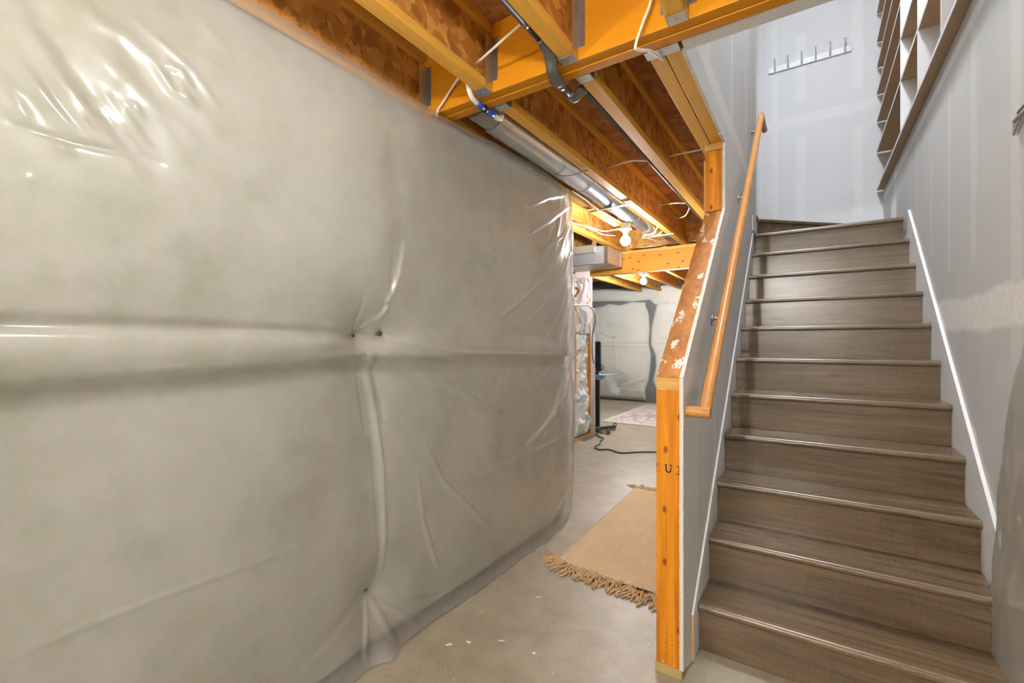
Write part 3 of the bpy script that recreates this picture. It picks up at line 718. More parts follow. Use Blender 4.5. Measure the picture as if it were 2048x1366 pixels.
def ridge_sum(Y, Z, ridges):
    H = np.zeros_like(Y)
    for pts, w, amp in ridges:
        p = np.array(pts); best = np.full(Y.shape, 9.0); tt = np.zeros_like(Y)
        seg = np.linalg.norm(np.diff(p, axis=0), axis=1); tot = seg.sum(); acc = 0
        m = (Y > p[:, 0].min() - 4 * w) & (Y < p[:, 0].max() + 4 * w) & (Z > p[:, 1].min() - 4 * w) & (Z < p[:, 1].max() + 4 * w)
        y, z = Y[m], Z[m]; bd = np.full(y.shape, 9.0); bt = np.zeros_like(y)
        for i in range(len(p) - 1):
            d = p[i + 1] - p[i]; t = np.clip(((y - p[i, 0]) * d[0] + (z - p[i, 1]) * d[1]) / (d @ d), 0, 1)
            r = np.hypot(y - p[i, 0] - t * d[0], z - p[i, 1] - t * d[1])
            k = r < bd; bd[k] = r[k]; bt[k] = ((acc + t * seg[i]) / tot)[k]; acc += seg[i]
        tap = np.clip(np.sin(np.pi * np.clip(bt * .92 + .04, 0, 1)), 0, 1) ** .6
        H[m] += amp * tap * np.exp(-(bd / w) ** 2)
    return H
RIDGES=[([(0.209,1.791),(0.248,1.744)],0.012,0.006),
([(0.23,1.878),(0.279,1.798),(0.328,1.741)],0.012,0.007),
([(0.284,1.863),(0.301,1.829),(0.354,1.754)],0.01,0.006),
([(0.29,1.878),(0.34,1.808),(0.373,1.793)],0.01,0.006),
([(0.359,1.844),(0.398,1.803),(0.451,1.745)],0.009,0.006),
([(0.366,1.873),(0.409,1.817),(0.468,1.768)],0.01,0.006),
([(0.401,1.866),(0.419,1.831),(0.44,1.806)],0.008,0.005),
([(0.416,1.873),(0.43,1.859),(0.443,1.837)],0.009,0.006),
([(0.462,1.999),(0.506,1.94),(0.558,1.917)],0.01,0.007),
([(0.521,1.976),(0.533,1.946),(0.555,1.919)],0.008,0.006),
([(0.485,2.001),(0.527,1.997),(0.552,1.961)],0.009,0.006),
([(0.435,2.076),(0.491,2.049),(0.552,2.012),(0.618,1.938)],0.01,0.006),
([(0.221,1.736),(0.29,1.73),(0.393,1.737),(0.491,1.741)],0.006,-0.007),
([(0.29,1.724),(0.299,1.712),(0.308,1.7)],0.01,0.005),
([(0.347,1.965),(0.373,1.931),(0.403,1.9)],0.02,0.005),
([(0.449,1.894),(0.506,1.863),(0.568,1.821)],0.02,0.005),
([(0.172,1.859),(0.209,1.816),(0.24,1.773)],0.015,0.006),
([(0.335,2.037),(0.409,2.031),(0.477,1.989)],0.02,0.005),
([(0.312,2.07),(0.359,2.035),(0.435,2.012)],0.02,0.004),
([(0.232,1.634),(0.248,1.616)],0.01,0.004),
([(0.491,2.182),(0.584,2.174),(0.671,2.118)],0.025,0.005),
([(0.213,1.872),(0.238,1.83),(0.26,1.805)],0.014,0.006),
([(2.947,2.335),(2.613,2.222),(2.358,2.099)],0.012,0.007),
([(2.984,2.263),(2.739,2.14),(2.384,1.945)],0.012,0.008),
([(2.991,2.133),(2.644,1.758),(2.358,1.568),(2.07,1.416)],0.012,0.009),
([(3.006,1.922),(2.84,1.753),(2.613,1.575),(2.384,1.41)],0.011,0.009),
([(2.984,1.755),(2.772,1.449),(2.613,1.323)],0.01,0.006),
([(3.025,1.693),(2.875,1.422),(2.789,1.263)],0.011,0.009),
([(3.029,1.495),(2.947,1.328),(2.911,1.231)],0.01,0.008),
([(3.021,1.163),(2.806,0.919),(2.553,0.665)],0.01,0.007),
([(3.036,1.096),(2.911,0.941),(2.806,0.793)],0.009,0.006),
([(2.947,0.938),(2.613,0.759),(2.358,0.657)],0.01,0.006),
([(1.544,1.12),(1.773,1.016),(2.005,0.895)],0.014,0.007),
([(1.846,1.767),(2.048,1.715)],0.01,0.004),
([(2.524,1.003),(2.613,1.07),(2.739,1.14)],0.008,0.004),
([(3.036,1.013),(2.984,0.804),(2.947,0.613)],0.01,0.006),
([(2.875,2.028),(2.613,1.902),(2.495,1.81)],0.01,0.005),
([(1.487,0.805),(1.599,0.624),(1.833,0.405),(2.115,0.142)],0.01,0.006),
([(1.435,0.691),(1.469,0.481),(1.599,0.173)],0.01,0.005),
([(1.321,1.203),(1.68,1.028),(2.087,0.864)],0.014,0.006),
([(1.162,1.23),(1.217,0.766),(1.246,0.325)],0.01,-0.006),
([(1.189,1.229),(1.253,0.758),(1.263,0.34)],0.008,0.005),
([(1.142,1.23),(1.175,0.909)],0.008,-0.005),
([(1.217,1.218),(1.26,0.963)],0.008,-0.005),
([(1.122,1.295),(1.246,1.4),(1.321,1.558),(1.352,1.694)],0.01,0.008),
([(1.142,1.296),(1.275,1.448),(1.29,1.636)],0.008,-0.006),
([(1.11,1.306),(1.135,1.437)],0.006,-0.004),
([(1.21,0.261),(1.17,0.026)],0.008,0.008),
([(1.203,0.265),(1.024,0.214),(0.913,0.176)],0.012,-0.008),
([(1.217,0.252),(1.275,0.115),(1.313,0.037)],0.014,0.01),
([(1.224,0.249),(1.352,0.123),(1.452,0.036)],0.01,0.006),
([(1.224,0.26),(1.401,0.172),(1.599,0.106)],0.01,0.005),
([(1.238,0.237),(1.321,0.162)],0.008,-0.005),
([(0.209,0.6),(0.492,0.604),(0.934,0.586)],0.006,0.005),
([(0.209,1.311),(0.518,1.309),(1.11,1.301)],0.006,0.006),
([(1.231,1.297),(1.68,1.226),(3.031,1.182)],0.006,0.004),
([(2.496,0.002),(2.724,0.11),(3.031,0.22)],0.01,0.006),
([(1.788,0.605),(2.173,0.592),(2.893,0.616)],0.008,0.003)]
PINS = [(1.141, 1.300, .075, .070), (1.251, 1.312, .030, .040), (1.225, .262, .065, .075)]
XW = -1.500                                     # nominal face of the left insulation
def z_edge(Y): return np.interp(Y, [-3, .212, .65, 1.085, 1.36, 3.06], [1.185, 1.192, 1.203, 1.226, 1.216, 1.178])
def left_face(Y, Z, soft, pinned=True):
    ze = z_edge(Y)
    up = np.clip((Z - ze) / (2.36 - ze), 0, 1)
    U = .066 - .034 * sstep(up, .72, 1.0) + .006 * np.sin(np.pi * up)
    U = U + .008 * np.exp(-((Z - ze - .05) / .05) ** 2) * (1 - .4 * sstep(Y, 1.0, 1.4))
    U = U - .014 * sstep(Y, 1.08, 1.46) * sstep(up, .0, .12) * (1 - sstep(Z, 2.0, 2.3))           # left panel stands prouder
    U = U - .003 * np.exp(-((Y - (1.285 + .03 * np.sin((Z - 1.3) * 4))) / .06) ** 2) * sstep(Z, 1.3, 1.45) * (1 - sstep(Z, 1.95, 2.2))
    U = U - .030 * sstep(Y, 2.55, 3.1)
    lo = np.clip(Z / ze, 0, 1)
    Lw = .004 + .050 * np.sin(np.pi * np.clip(lo * .93 + .02, 0, 1)) ** .7
    Lw = Lw - .014 * np.exp(-((Y - (1.16 + .07 * (1.3 - Z))) / .10) ** 2)
    Lw = Lw - .026 * sstep(Y, 2.55, 3.1)
    k = sstep(Z, ze - soft, ze + .004)
    D = Lw * (1 - k) + U * k
    D = D - .014 * np.exp(-((Z - (1.313 - .012 * sstep(Y, .7, 1.2))) / .016) ** 2) * (1 - sstep(Y, 1.2, 1.5))
    D = D + .020 * vnoise(Y, Z, 1.6, 3) + .010 * vnoise(Y, Z, 4.0, 4)
    for py, pz, a, r in PINS:
        rr = np.hypot(Y - py, (Z - pz) * 1.15); D = D - a * np.exp(-rr / r) * (1.0 if pinned else .93)
    return D
# insulation blanket
Yg = np.concatenate([np.arange(-2.95, 0, .08), np.arange(0, 3.021, .014)]); Zg = np.concatenate([np.arange(.045, 1.13, .014), np.arange(1.13, 1.26, .004), np.arange(1.26, 2.331, .014)]); Zg[-1] = 2.33
Y, Z = np.meshgrid(Yg, Zg, indexing='ij')
Z = np.where(Z > 2.2, 2.2 + (Z - 2.2) / .13 * (np.interp(Y, [-3, 1.5, 1.75, 2.1, 2.55, 3.02], [2.325, 2.325, 2.36, 2.388, 2.402, 2.38]) - 2.2), Z)
ztb = Z[:, -1:]
D = left_face(Y, Z, .010) + .004 * vnoise(Y, Z, 14, 5) + .003 * vnoise(Y, Z, 30, 6)
edge = .3 * np.exp(-(Z - .045) / .02) + np.exp(-(ztb - Z) / .025) + np.exp(-(3.02 - Y) / .03)
X = np.maximum(XW + D - .035 * np.minimum(edge, 1.2), -1.553)
tag(grid_obj('insulation_blanket', np.stack([X, Y, Z], -1), 'fibreglass_cream', closed_back=np.stack([np.full_like(X, -1.558), Y, Z], -1)),
    'cream fibreglass blanket covering the long left wall under plastic', 'insulation')
# the plastic sheet over it: u runs along the wall and round its far corner
Yu = np.concatenate([np.arange(-2.95, .05, .06), np.arange(.05, 3.0301, .0065)])
rc = .045; arc = np.linspace(0, math.pi / 2, 12)[1:]; back = np.arange(.02, .36, .03)
nU = len(Yu) + len(arc) + len(back)
Zs = np.concatenate([np.arange(0, .10, .0075), np.arange(.10, 2.2999, .0065), np.linspace(2.30, 2.44, 20)])
Yp = np.concatenate([Yu, np.full(len(arc) + len(back), 3.03)])
ztop = np.interp(Yp, [-3, .77, 1.64, 1.9, 2.1, 2.55, 3.03], [2.365, 2.365, 2.354, 2.375, 2.400, 2.418, 2.394])
zbot = np.full(nU, .004) + .05 * sstep(Yp, 2.75, 3.03)
YY, ZZ = np.meshgrid(Yp, Zs, indexing='ij')
t = (ZZ - Zs[0]) / (Zs[-1] - Zs[0])
ZZ = np.where(ZZ < .10, zbot[:, None] + (ZZ / .10) * (.10 - zbot[:, None]), ZZ)
ZZ = np.where(ZZ > 2.30, 2.30 + (ZZ - 2.30) / (Zs[-1] - 2.30) * (ztop[:, None] - 2.30), ZZ)
base = np.maximum(left_face(YY, ZZ, .075, False), left_face(YY, ZZ, .016, False)) + .0095
H = ridge_sum(YY, ZZ, [(q, w_ * (1.1 if q[0][0] < 1 else (.95 if q[0][0] > 2.6 else 1.1)), a_ * (.8 if q[0][0] < 1 else (2.4 if q[0][0] > 2.6 else 1.7))) for q, w_, a_ in RIDGES])
# soft random drape plus many fine tension lines towards the right-hand end
cs, ct = .815 * YY + .583 * ZZ, .583 * YY - .815 * ZZ
cm = np.exp(-((YY - .34) / .34) ** 2 - ((ZZ - 1.88) / .28) ** 2)
H += cm * .013 * vnoise(cs + .03 * vnoise(cs, ct, 3, 61), ct * .10, 24, 62)
H += .0035 * vnoise(YY * 1.2 + ZZ * .8, ZZ * .35 - YY * .5, 9, 11) * (.4 + .6 * (1 - sstep(YY, .5, .9)) * sstep(ZZ, 1.5, 1.8))
H += .004 * vnoise(YY, ZZ, 5, 13)
H += .0075 * vnoise(YY * 3.2 - ZZ * 1.6, (YY + ZZ) * .5, 9, 14) * sstep(YY, 2.45, 2.95) * (.35 + .65 * sstep(ZZ, .9, 1.4))
skirt_z = np.exp(-ZZ / .055)
D = base + np.maximum(H, -.0045) + .052 * skirt_z + .022 * skirt_z * vnoise(YY, ZZ * 0, 7, 15) + .05 * skirt_z * np.exp(-((YY - 1.26) / .05) ** 2)
D = np.where(ZZ > 2.30, D * (1 - .75 * sstep(ZZ, 2.31, 2.40)), D)
X = XW + D
Pp = np.stack([X, YY, ZZ], -1)
n0 = len(Yu); xe = X[n0 - 1]
for k, a in enumerate(arc):
    wob = .006 * vnoise(np.full(len(Zs), a * 3.0), Zs, 12, 16)
    Pp[n0 + k, :, 0] = xe - rc + rc * math.cos(a) + wob; Pp[n0 + k, :, 1] = 3.03 + rc * math.sin(a) + wob
for k, b in enumerate(back):
    Pp[n0 + len(arc) + k, :, 0] = xe - rc - b; Pp[n0 + len(arc) + k, :, 1] = 3.03 + rc + .008 * vnoise(np.full(len(Zs), b * 9), Zs, 9, 17)
tag(grid_obj('plastic_sheet', Pp, 'poly_film'), 'clear wrinkled plastic sheeting stretched over the long left wall', 'plastic sheet')
for (py, pz, a, r), lb in zip(PINS, ('dark pin pulling in the plastic at the centre of the left wall', 'small second pin just right of the centre pin on the left wall', 'low pin near the floor on the left wall')):
    x = XW + float(left_face(np.array([[py]]), np.array([[pz]]), .016)[0, 0])
    mb = MB().lathe([(.003, -.018), (.0125, -.002), (.014, .004), (.008, .012), (.001, .014)], (x + .012, py, pz), 12, 'x')
    tag(mb.build('insulation_pin', 'pin_steel', smooth=True), lb, 'pin', 'pins holding the insulation')
# right-hand wrapped wall beside the foot of the stairs
Yg = np.concatenate([np.arange(-2.95, .9, .1), np.arange(.9, 2.36, .0125)]); Zg = np.arange(0.0, 2.37, .0125)
Yq, Zq = np.meshgrid(Yg, Zg, indexing='ij')
yend = np.interp(Zg, [0, .37, .74, .92, 1.40, 1.9, 2.37], [2.36, 2.30, 2.19, 2.14, 1.93, 1.80, 1.72]) + .012 * np.sin(Zg * 19) * (Zg < 1)
def right_face(Yw, Zw, k):
    D = .022 + .012 * vnoise(Yw, Zw, 2.0, 21) + .006 * vnoise(Yw, Zw, 6, 22)
    return D
Yw = -2.95 + (Yq + 2.95) * ((yend[None, :] - .04 + 2.95) / (2.355 - -2.95 + .0))
fade = np.clip((yend[None, :] - Yw) / .05, 0, 1) ** .5
Xr = np.minimum(WR - .004 - .004 * fade - right_face(Yw, Zq, 0) * fade * .9, WR - .006)
Xr = np.where(Yw < 1.69, np.minimum(Xr, .60), Xr)
tag(grid_obj('insulation_blanket', np.stack([Xr, Yw, Zq], -1), 'fibreglass_cream', closed_back=np.stack([np.full_like(Xr, WR - .002), Yw, Zq], -1)),
    'cream insulation wrapped on the wall right of the stair foot', 'insulation')
Yw2 = -2.95 + (Yq + 2.95) * ((yend[None, :] + 2.95) / 5.305)
fd = np.clip((yend[None, :] - Yw2) / .06, 0, 1) ** .5
Xs = WR - .0095 - .004 * fd - right_face(np.minimum(Yw2, 9), Zq, 0) * fd * .9 - .006
RR2 = [([(2.00, 1.2), (2.06, .8), (2.12, .3)], .018, .012), ([(2.10, .95), (2.16, .55), (2.20, .1)], .012, .010), ([(1.95, .9), (2.1, .45), (2.25, .30)], .014, .010), ([(2.28, .30), (2.18, .42), (2.05, .62)], .012, .009), ([(2.27, .28), (2.22, .12), (2.16, .0)], .012, .010), ([(2.02, 1.35), (2.04, 1.1), (2.10, .85)], .014, .009), ([(1.8, 1.0), (2.0, .6), (2.27, .29)], .012, -.006)]
Xs = Xs - np.maximum(ridge_sum(Yw2, Zq, RR2), -.004) - .006 * vnoise(Yw2, Zq, 11, 24) - .0015
tag(grid_obj('plastic_sheet', np.stack([Xs, Yw2, Zq], -1), 'poly_film'), 'crumpled plastic sheeting hanging at the right edge beside the stair foot', 'plastic sheet')

# ------------------------------------------------------------------ far wall
def far_panel(x0f, x1f, z0f, z1f, label, seed, fold=None):
    U, V = np.meshgrid(np.linspace(0, 1, 150), np.linspace(0, 1, 110), indexing='ij')
    z0 = z0f(U); z1 = z1f(U); Zf = z0 + (z1 - z0) * V
    x0 = x0f(Zf); x1 = x1f(Zf); Xf = x0 + (x1 - x0) * U
    e = np.minimum(np.minimum(Xf - x0, x1 - Xf), np.minimum(Zf - z0, z1 - Zf))
    Df = .045 * np.clip(e / .06, 0, 1) ** .5 + .03 * vnoise(Xf, Zf, 1.8, seed) * np.clip(e / .1, 0, 1)
    if fold:
        for fz in fold: Df -= .025 * np.exp(-((Zf - fz) / .02) ** 2)
        for qx, qz in ((-3.736, 1.395), (-3.64, .309)): Df -= .03 * np.exp(-np.hypot(Xf - qx, Zf - qz) / .08)
    Df = np.maximum(Df, .002)
    tag(grid_obj('insulation_blanket', np.stack([Xf, 9.895 - Df, Zf], -1), 'fibreglass_far', closed_back=np.stack([Xf, np.full_like(Xf, 9.897), Zf], -1)), label, 'insulation', 'insulation panels on the far wall')
cst = lambda c: (lambda a: np.zeros_like(a) + c)
far_panel(cst(-6.0), cst(1.35), lambda u: np.interp(u, [0, .25, .33, .345, .42, .425, 1], [2.25, 2.235, 2.215, 2.195, 2.205, 2.10, 2.10]), cst(2.50), 'top strip of pale insulation along the far wall', 31)
vl = lambda z: np.interp(z, [0, .25, .45, .75, 1.0, 1.25, 1.6, 1.9, 2.1], [-3.02, -3.04, -2.97, -2.93, -2.91, -2.965, -2.945, -2.96, -3.03]) - .01
vr = lambda z: np.interp(z, [0, .25, .45, .75, 1.0, 1.25, 1.6, 1.9, 2.1], [-2.77, -2.80, -2.90, -2.83, -2.84, -2.94, -2.925, -2.86, -2.81]) + .01
far_panel(cst(-6.0), vl, cst(.03), lambda u: np.interp(u, [0, .55, .66, .72, .80, .9, 1], [2.08, 2.08, 2.11, 2.165, 2.12, 2.185, 2.16]), 'large pale insulation panel on the far wall behind the television', 32, (1.25,))
far_panel(vr, cst(1.35), cst(.03), cst(2.12), 'pale insulation panel on the far wall beside the sloped cap', 33, (1.23,))
Xf, Zf = np.meshgrid(np.linspace(-6.0, 1.35, 420), np.linspace(.01, 2.46, 200), indexing='ij')
fr = [([(-2.0, 2.40), (-2.35, 1.95), (-2.75, 1.3)], .02, .012), ([(-1.9, 2.3), (-2.3, 1.75), (-2.6, 1.3)], .02, .012), ([(-2.1, 2.42), (-2.5, 2.2), (-3.0, 2.1)], .02, .01), ([(-2.0, 1.9), (-2.4, 1.45)], .018, .012),
      ([(-2.15, 2.15), (-2.55, 1.75)], .016, .01), ([(-3.74, 1.395), (-4.2, 1.6)], .02, .008), ([(-3.74, 1.395), (-3.3, 1.62)], .02, .008), ([(-3.64, .31), (-2.9, .55)], .02, .008), ([(-3.74, 1.39), (-3.64, .31)], .02, .006),
      ([(-3.64, .31), (-2.7, .18)], .02, .007), ([(-4.4, 1.25), (-3.6, 1.22), (-2.4, 1.16)], .02, .010), ([(-2.0, 2.05), (-2.5, 1.55)], .014, .01), ([(-4.4, 2.38), (-3.4, 2.36), (-2.2, 2.42)], .015, .008)]
Df = .075 + .02 * vnoise(Xf, Zf, 2.5, 41) + .006 * vnoise(Xf, Zf, 9, 42) + ridge_sum(Xf, Zf, fr)
for qx, qz in ((-3.736, 1.395), (-3.64, .309)): Df -= .028 * np.exp(-np.hypot(Xf - qx, Zf - qz) / .10)
tag(grid_obj('plastic_sheet', np.stack([Xf, 9.895 - Df, Zf], -1), 'poly_film_far'), 'plastic sheeting over the far wall of the basement', 'plastic sheet')
for (qx, qz), lb in zip(((-3.736, 1.395), (-3.64, .309)), ('upper pin on the far wall insulation', 'lower pin on the far wall insulation')):
    tag(MB().lathe([(.002, -.012), (.014, -.001), (.014, .003), (.001, .010)][::-1], (qx, 9.83, qz), 12, 'y').build('insulation_pin', 'pin_steel', smooth=True), lb, 'pin', 'pins holding the insulation')

# ================================================================== PARTITION STUB
ps = thing('partition_frame', (-2.6, 5.6, 0), 'short unfinished partition with studs, pale board and loose wiring', 'wall frame')
B(-2.66, -2.55, 5.02, 6.0, .0, .038).build('sole_plate', 'pale_pine', ps)
B(-2.64, -2.55, 5.335, 5.378, .62, 2.20).build('stud', 'stud_pine', ps, bevel=.002)
B(-2.64, -2.55, 5.79, 5.83, .04, 1.34).build('stud', 'post_fir', ps, bevel=.002)
B(-2.64, -2.55, 5.835, 5.985, .04, 1.40).build('stud', 'board_pinkish', ps, bevel=.002)
B(-2.64, -2.552, 5.02, 5.33, .04, 2.16).build('backing_board', 'board_pinkish', ps)
B(-2.64, -2.556, 5.38, 5.90, 1.40, 2.215).build('backing_board', 'board_pinkish', ps)
B(-2.66, -2.55, 5.02, 5.98, 2.216, 2.255).build('top_plate', 'stud_pine', ps)
B(-2.545, -2.53, 5.52, 5.62, 2.07, 2.13).build('wire_box', 'porcelain', ps)
B(-2.556, -2.535, 5.50, 5.53, 1.54, 1.70).build('terminal_strip', 'tray_blue', ps)
for nm, mat, r, pts in (
    ('wire', 'cable_white', .006, [(5.478, 2.133), (5.657, 2.134), (5.759, 2.055), (5.741, 1.873), (5.64, 1.803)]),
    ('wire', 'cable_white', .006, [(5.64, 2.132), (5.707, 2.05), (5.674, 1.909), (5.724, 1.844), (5.65, 1.79)]),
    ('wire', 'cable_white', .012, [(5.20, 1.750), (5.40, 1.762), (5.64, 1.782)]),
    ('wire', 'cable_white', .006, [(5.308, 1.746), (5.384, 1.685), (5.478, 1.569), (5.724, 1.51), (5.845, 1.655), (5.828, 1.739), (5.657, 1.776)]),
    ('wire', 'cable_white', .006, [(5.30, 1.73), (5.42, 1.62), (5.50, 1.50), (5.58, 1.42)]),
    ('wire', 'black_plastic', .006, [(5.657, 1.783), (5.863, 1.713), (5.889, 1.572), (5.863, 1.43), (5.81, 1.313), (5.80, 1.1), (5.90, .98)]),
    ('wire', 'blue_cable', .005, [(5.30, 2.06), (5.40, 2.0), (5.42, 1.93), (5.36, 1.85), (5.30, 1.80)]),
    ('wire', 'copper_wire', .016, [(5.30, 1.98), (5.345, 1.95), (5.35, 1.91), (5.30, 1.87)]),
    ('wire', 'tray_blue', .005, [(5.46, 1.53), (5.44, 1.42), (5.45, 1.30), (5.50, 1.22)]),
    ('wire', 'tray_blue', .005, [(5.56, 1.52), (5.57, 1.40), (5.48, 1.30)]),
    ('wire', 'copper_wire', .006, [(5.70, 1.54), (5.75, 1.42), (5.74, 1.28)]),
    ('wire', 'black_plastic', .004, [(5.40, 1.18), (5.52, 1.17), (5.62, 1.26), (5.66, 1.40)])):
    cable([(-2.52 + .012 * math.sin(i * 2.3 + pts[0][1] * 9), a, b) for i, (a, b) in enumerate(pts)], r, nm, None, mat, par=ps)
# fluffy batt in the stud bay
Yg, Zg = np.meshgrid(np.linspace(5.34, 5.80, 60), np.linspace(.045, 1.42, 130), indexing='ij')
e = np.minimum(np.minimum(Yg - 5.34, 5.80 - Yg), np.minimum(Zg - .045, 1.42 - Zg))
bulge = .055 * np.clip(e / .08, 0, 1) ** .5 + .07 * vnoise(Yg, Zg, 9, 51) + .04 * vnoise(Yg, Zg, 22, 52) - .035 * sstep(Zg, .62, .75)
tag(grid_obj('insulation_batt', np.stack([-2.575 + np.maximum(bulge, -.01), Yg + .02 * vnoise(Yg, Zg, 12, 53), Zg], -1), 'fibreglass_fluff', closed_back=np.stack([np.full_like(Yg, -2.60), Yg, Zg], -1)),
    'fluffy white insulation bulging out of the partition studs', 'insulation')

# ================================================================== TV STAND, RUGS, CORDS
tv = thing('television', (-2.9, 6.25, .9), 'black flat television on its stand half hidden by the partition', 'television')
B(-3.35, -2.578, 6.235, 6.27, .905, 1.29).build('screen_frame', 'black_plastic', tv, bevel=.006)
B(-3.33, -2.598, 6.2335, 6.236, .925, 1.272).build('screen', 'black_plastic', tv)
B(-3.10, -2.85, 6.27, 6.30, .98, 1.2).build('rear_housing', 'black_plastic', tv, bevel=.01)
ts = thing('tv_stand', (-2.6, 6.2, 0), 'thin black pole stand with a bluish glass shelf beside the partition', 'stand')
B(-2.635, -2.592, 6.19, 6.22, .02, .90).build('pole', 'black_plastic', ts, bevel=.004)
B(-2.588, -2.575, 6.19, 6.22, .02, .80).build('pole', 'black_iron', ts)
B(-3.0, -2.56, 6.05, 6.45, .0, .022).build('base_plate', 'black_plastic', ts, bevel=.006)
B(-2.90, -2.385, 6.10, 6.40, .806, .816).build('glass_shelf', 'tray_blue', ts)
MB().prism([(-2.70, .805), (-2.46, .805), (-2.55, .735), (-2.70, .755)], 6.18, 6.20, 1).build('shelf_bracket', 'tray_blue', ts)
B(-2.64, -2.56, 6.22, 6.235, .86, .93).build('mount', 'black_plastic', ts)
cb = thing('power_strip', (-2.56, 6.12, 0), 'dark power strip and tangled cable at the foot of the stand', 'power strip')
MB().prism([(-2.64, 6.02), (-2.60, 5.98), (-2.40, 6.40), (-2.44, 6.44)], .024, .07, 2).build('strip_body', 'grey_iron', cb, bevel=.006)
cable([(-2.50, 6.55, .05), (-2.44, 6.52, .08), (-2.40, 6.35, .03), (-2.47, 6.22, .03), (-2.38, 6.10, .02), (-2.42, 5.98, .02), (-2.56, 6.06, .03)], .007, 'tangle', None, 'dark_green_cord', par=cb)
cable([(-2.45, 6.30, .06), (-2.42, 6.1, .03), (-2.35, 6.02, .015), (-2.52, 5.97, .02)], .007, 'tangle', None, 'dark_green_cord', par=cb)
cable([(-2.52, 5.94, .012), (-2.404, 5.765, .009), (-2.314, 5.706, .009), (-2.275, 5.505, .009), (-2.222, 5.362, .009), (-2.203, 5.172, .009), (-2.115, 5.071, .009), (-2.013, 5.138, .009), (-1.843, 5.051, .009), (-1.699, 5.194, .009), (-1.515, 5.315, .009), (-1.2, 5.40, .009)], .008, 'extension_cord', 'dark green extension cord winding across the concrete floor', 'dark_green_cord', 'cord', None)
cable([(-2.585, 6.23, 1.30), (-2.60, 6.14, 1.28), (-2.605, 6.12, 1.10), (-2.53, 6.16, .96), (-2.50, 6.17, .92), (-2.55, 6.16, .87), (-2.60, 6.12, .86)], .006, 'television_cable', 'thin black cable looping down from the television', 'black_plastic', 'cable', None)
cable([(-4.2, 9.78, .012), (-3.8, 9.76, .012), (-3.4, 9.77, .012), (-3.0, 9.74, .012)], .012, 'floor_hose', 'dark red-tipped hose lying along the far wall base', 'black_plastic', 'hose', None)
# jute rug with fringe
rg = thing('jute_rug', (-.93, 3.1, 0), 'tan woven jute rug with a knotted fringe behind the half wall', 'rug')
NL, NR, FR, FL = Vector((-1.245, 2.365)), Vector((-.585, 2.285)), Vector((-.63, 3.95)), Vector((-1.295, 3.905))
nu, nv = 40, 60; P = np.zeros((nu, nv, 3))
for i in range(nu):
    for j in range(nv):
        u, v = i / (nu - 1), j / (nv - 1)
        q = (NL * (1 - u) + NR * u) * (1 - v) + (FL * (1 - u) + FR * u) * v
        lift = .022 * math.exp(-(v / .03) ** 2) * math.exp(-((u - .80) / .12) ** 2) + .010 * math.exp(-(v / .03) ** 2) * math.exp(-((u - .55) / .05) ** 2)
        wig = .008 * math.sin(u * 21 + 1) * math.exp(-v / .05)
        P[i, j] = (q.x, q.y + wig, .009 + lift + .0012 * math.sin(i * 1.7) * math.sin(j * 1.3))
Bk = P.copy(); Bk[:, :, 2] -= .0075
o = grid_obj('weave', P, 'jute_weave', closed_back=Bk); o.parent = rg; o.location = o.location - rg.location
def tassel_mesh(seed):
    rnd = random.Random(seed); mb = MB()
    mb.lathe([(.002, -.008), (.0075, -.004), (.008, .002), (.003, .007)], (0, 0, .009), 8, 'y')
    for k in range(6):
        a = (k - 2.5) * .26 + rnd.uniform(-.1, .1); L = rnd.uniform(.08, .125); x0 = (k - 2.5) * .0035
        pts = [(x0, -.004, .010), (x0 + math.sin(a) * L * .4, -L * .4, .013 + rnd.uniform(-.004, .006)), (x0 + math.sin(a) * L * .75 + rnd.uniform(-.01, .01), -L * .75, .008), (x0 + math.sin(a) * L + rnd.uniform(-.012, .012), -L, .004)]
        mb.tube(crom(pts, 3), .0040, 5)
    return mb
tm = []
for s in range(5):
    o = tassel_mesh(s).build('tassel', 'jute_yarn', rg, smooth=True, origin=None)
    tm.append(o.data); bpy.data.objects.remove(o)
for me in tm:
    for v in me.vertices: v.co += rg.location
def tassel(p, ang, k):
    o = bpy.data.objects.new('tassel', tm[k % 5]); COL.objects.link(o); o.parent = rg
    o.location = Vector((p.x, p.y, 0)) - rg.location; o.rotation_euler = (0, 0, ang)
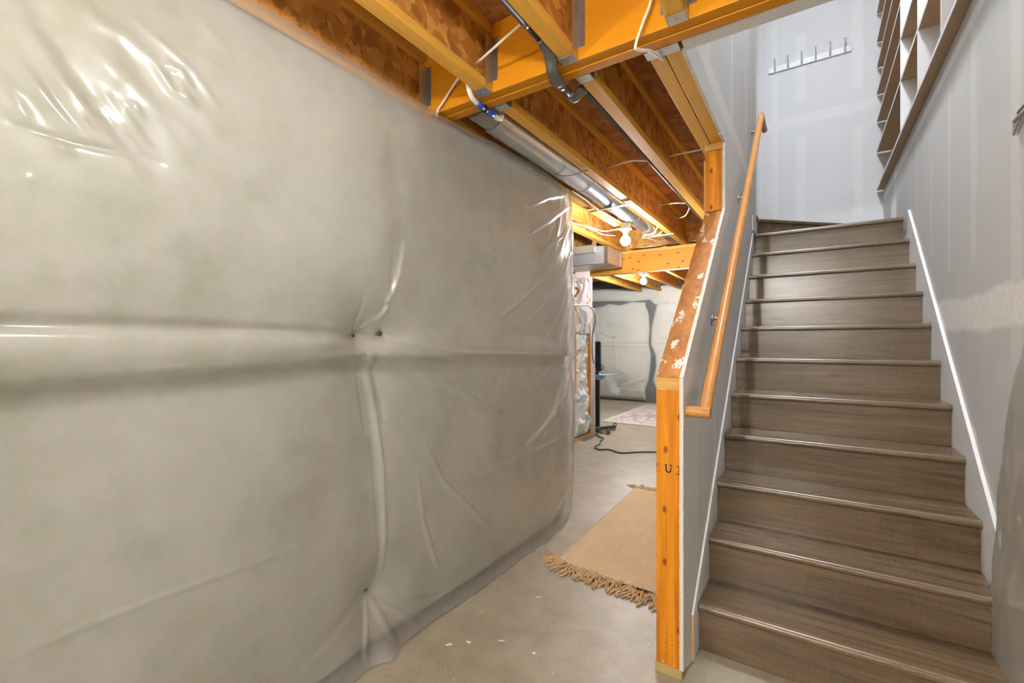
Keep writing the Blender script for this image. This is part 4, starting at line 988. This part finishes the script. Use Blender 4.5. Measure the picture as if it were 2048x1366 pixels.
for k in range(17):
    u = (k + .5) / 17; p = NL * (1 - u) + NR * u
    tassel(Vector((p.x, p.y + .008 * math.sin(u * 21 + 1))), -.15 + random.uniform(-.45, .45) - (.8 if k < 2 else 0), random.randrange(5))
for k in range(17):
    u = (k + .5) / 17; p = FL * (1 - u) + FR * u
    tassel(p, math.pi + random.uniform(-.4, .4) + (.6 if k < 2 else 0), random.randrange(5))
# area rug in the far room
ar = thing('area_rug', (-1.9, 8.1, 0), 'faded patterned rug with a pale border in the far room', 'rug')
B(-2.76, -.90, 7.05, 9.30, .001, .009).build('field', 'area_rug_pattern', ar)
for bx in ((-2.86, -.80, 6.95, 7.05), (-2.86, -.80, 9.30, 9.40), (-2.86, -2.76, 7.05, 9.30), (-.90, -.80, 7.05, 9.30)):
    B(*bx, .001, .0085).build('border', 'area_rug_border', ar)
# paint flakes on the concrete
for (x, y, sx, sy, a), lb in zip(((-1.278, 1.457, .016, .006, .9), (-1.219, 1.512, .016, .006, .1), (-1.143, 1.972, .012, .005, .3), (-1.108, 1.597, .013, .004, .5), (-.952, 1.606, .008, .006, 0)),
        ('larger white paint flake on the floor by the plastic sheet', 'white paint flake just right of the larger one', 'white paint flake nearest the jute rug', 'thin paint flake on the floor between rug and camera', 'tiny round paint flake left of the post foot')):
    poly = []
    for k in range(9):
        t_ = k * 2 * math.pi / 9; r_ = random.uniform(.6, 1.15); u, v = sx * r_ * math.cos(t_), sy * r_ * math.sin(t_)
        poly.append((x + u * math.cos(a) - v * math.sin(a), y + u * math.sin(a) + v * math.cos(a)))
    tag(MB().prism(poly, .0003, .0018, 2).build('paint_flake', 'paint_chip'), lb, 'debris', 'paint flakes on the floor')
# steel bracket at the right edge
bk = thing('wall_bracket', (.54, 2.08, 1.95), 'small grey steel bracket on the right wall at the photo edge', 'bracket')
MB().prism([(2.125, 1.942), (2.128, 1.98), (2.11, 1.994), (1.98, 1.994), (1.98, 1.978), (2.07, 1.972)], .541, .5545, 0).build('plate', 'galvanised', bk, bevel=.002)
pipe([(.541, 2.11, 1.984), (.541, 1.97, 1.984)], .006, 'rod', 'nickel', bk)
B(.540, .5545, 2.0, 2.085, 1.995, 2.004).build('cap', 'black_iron', bk)
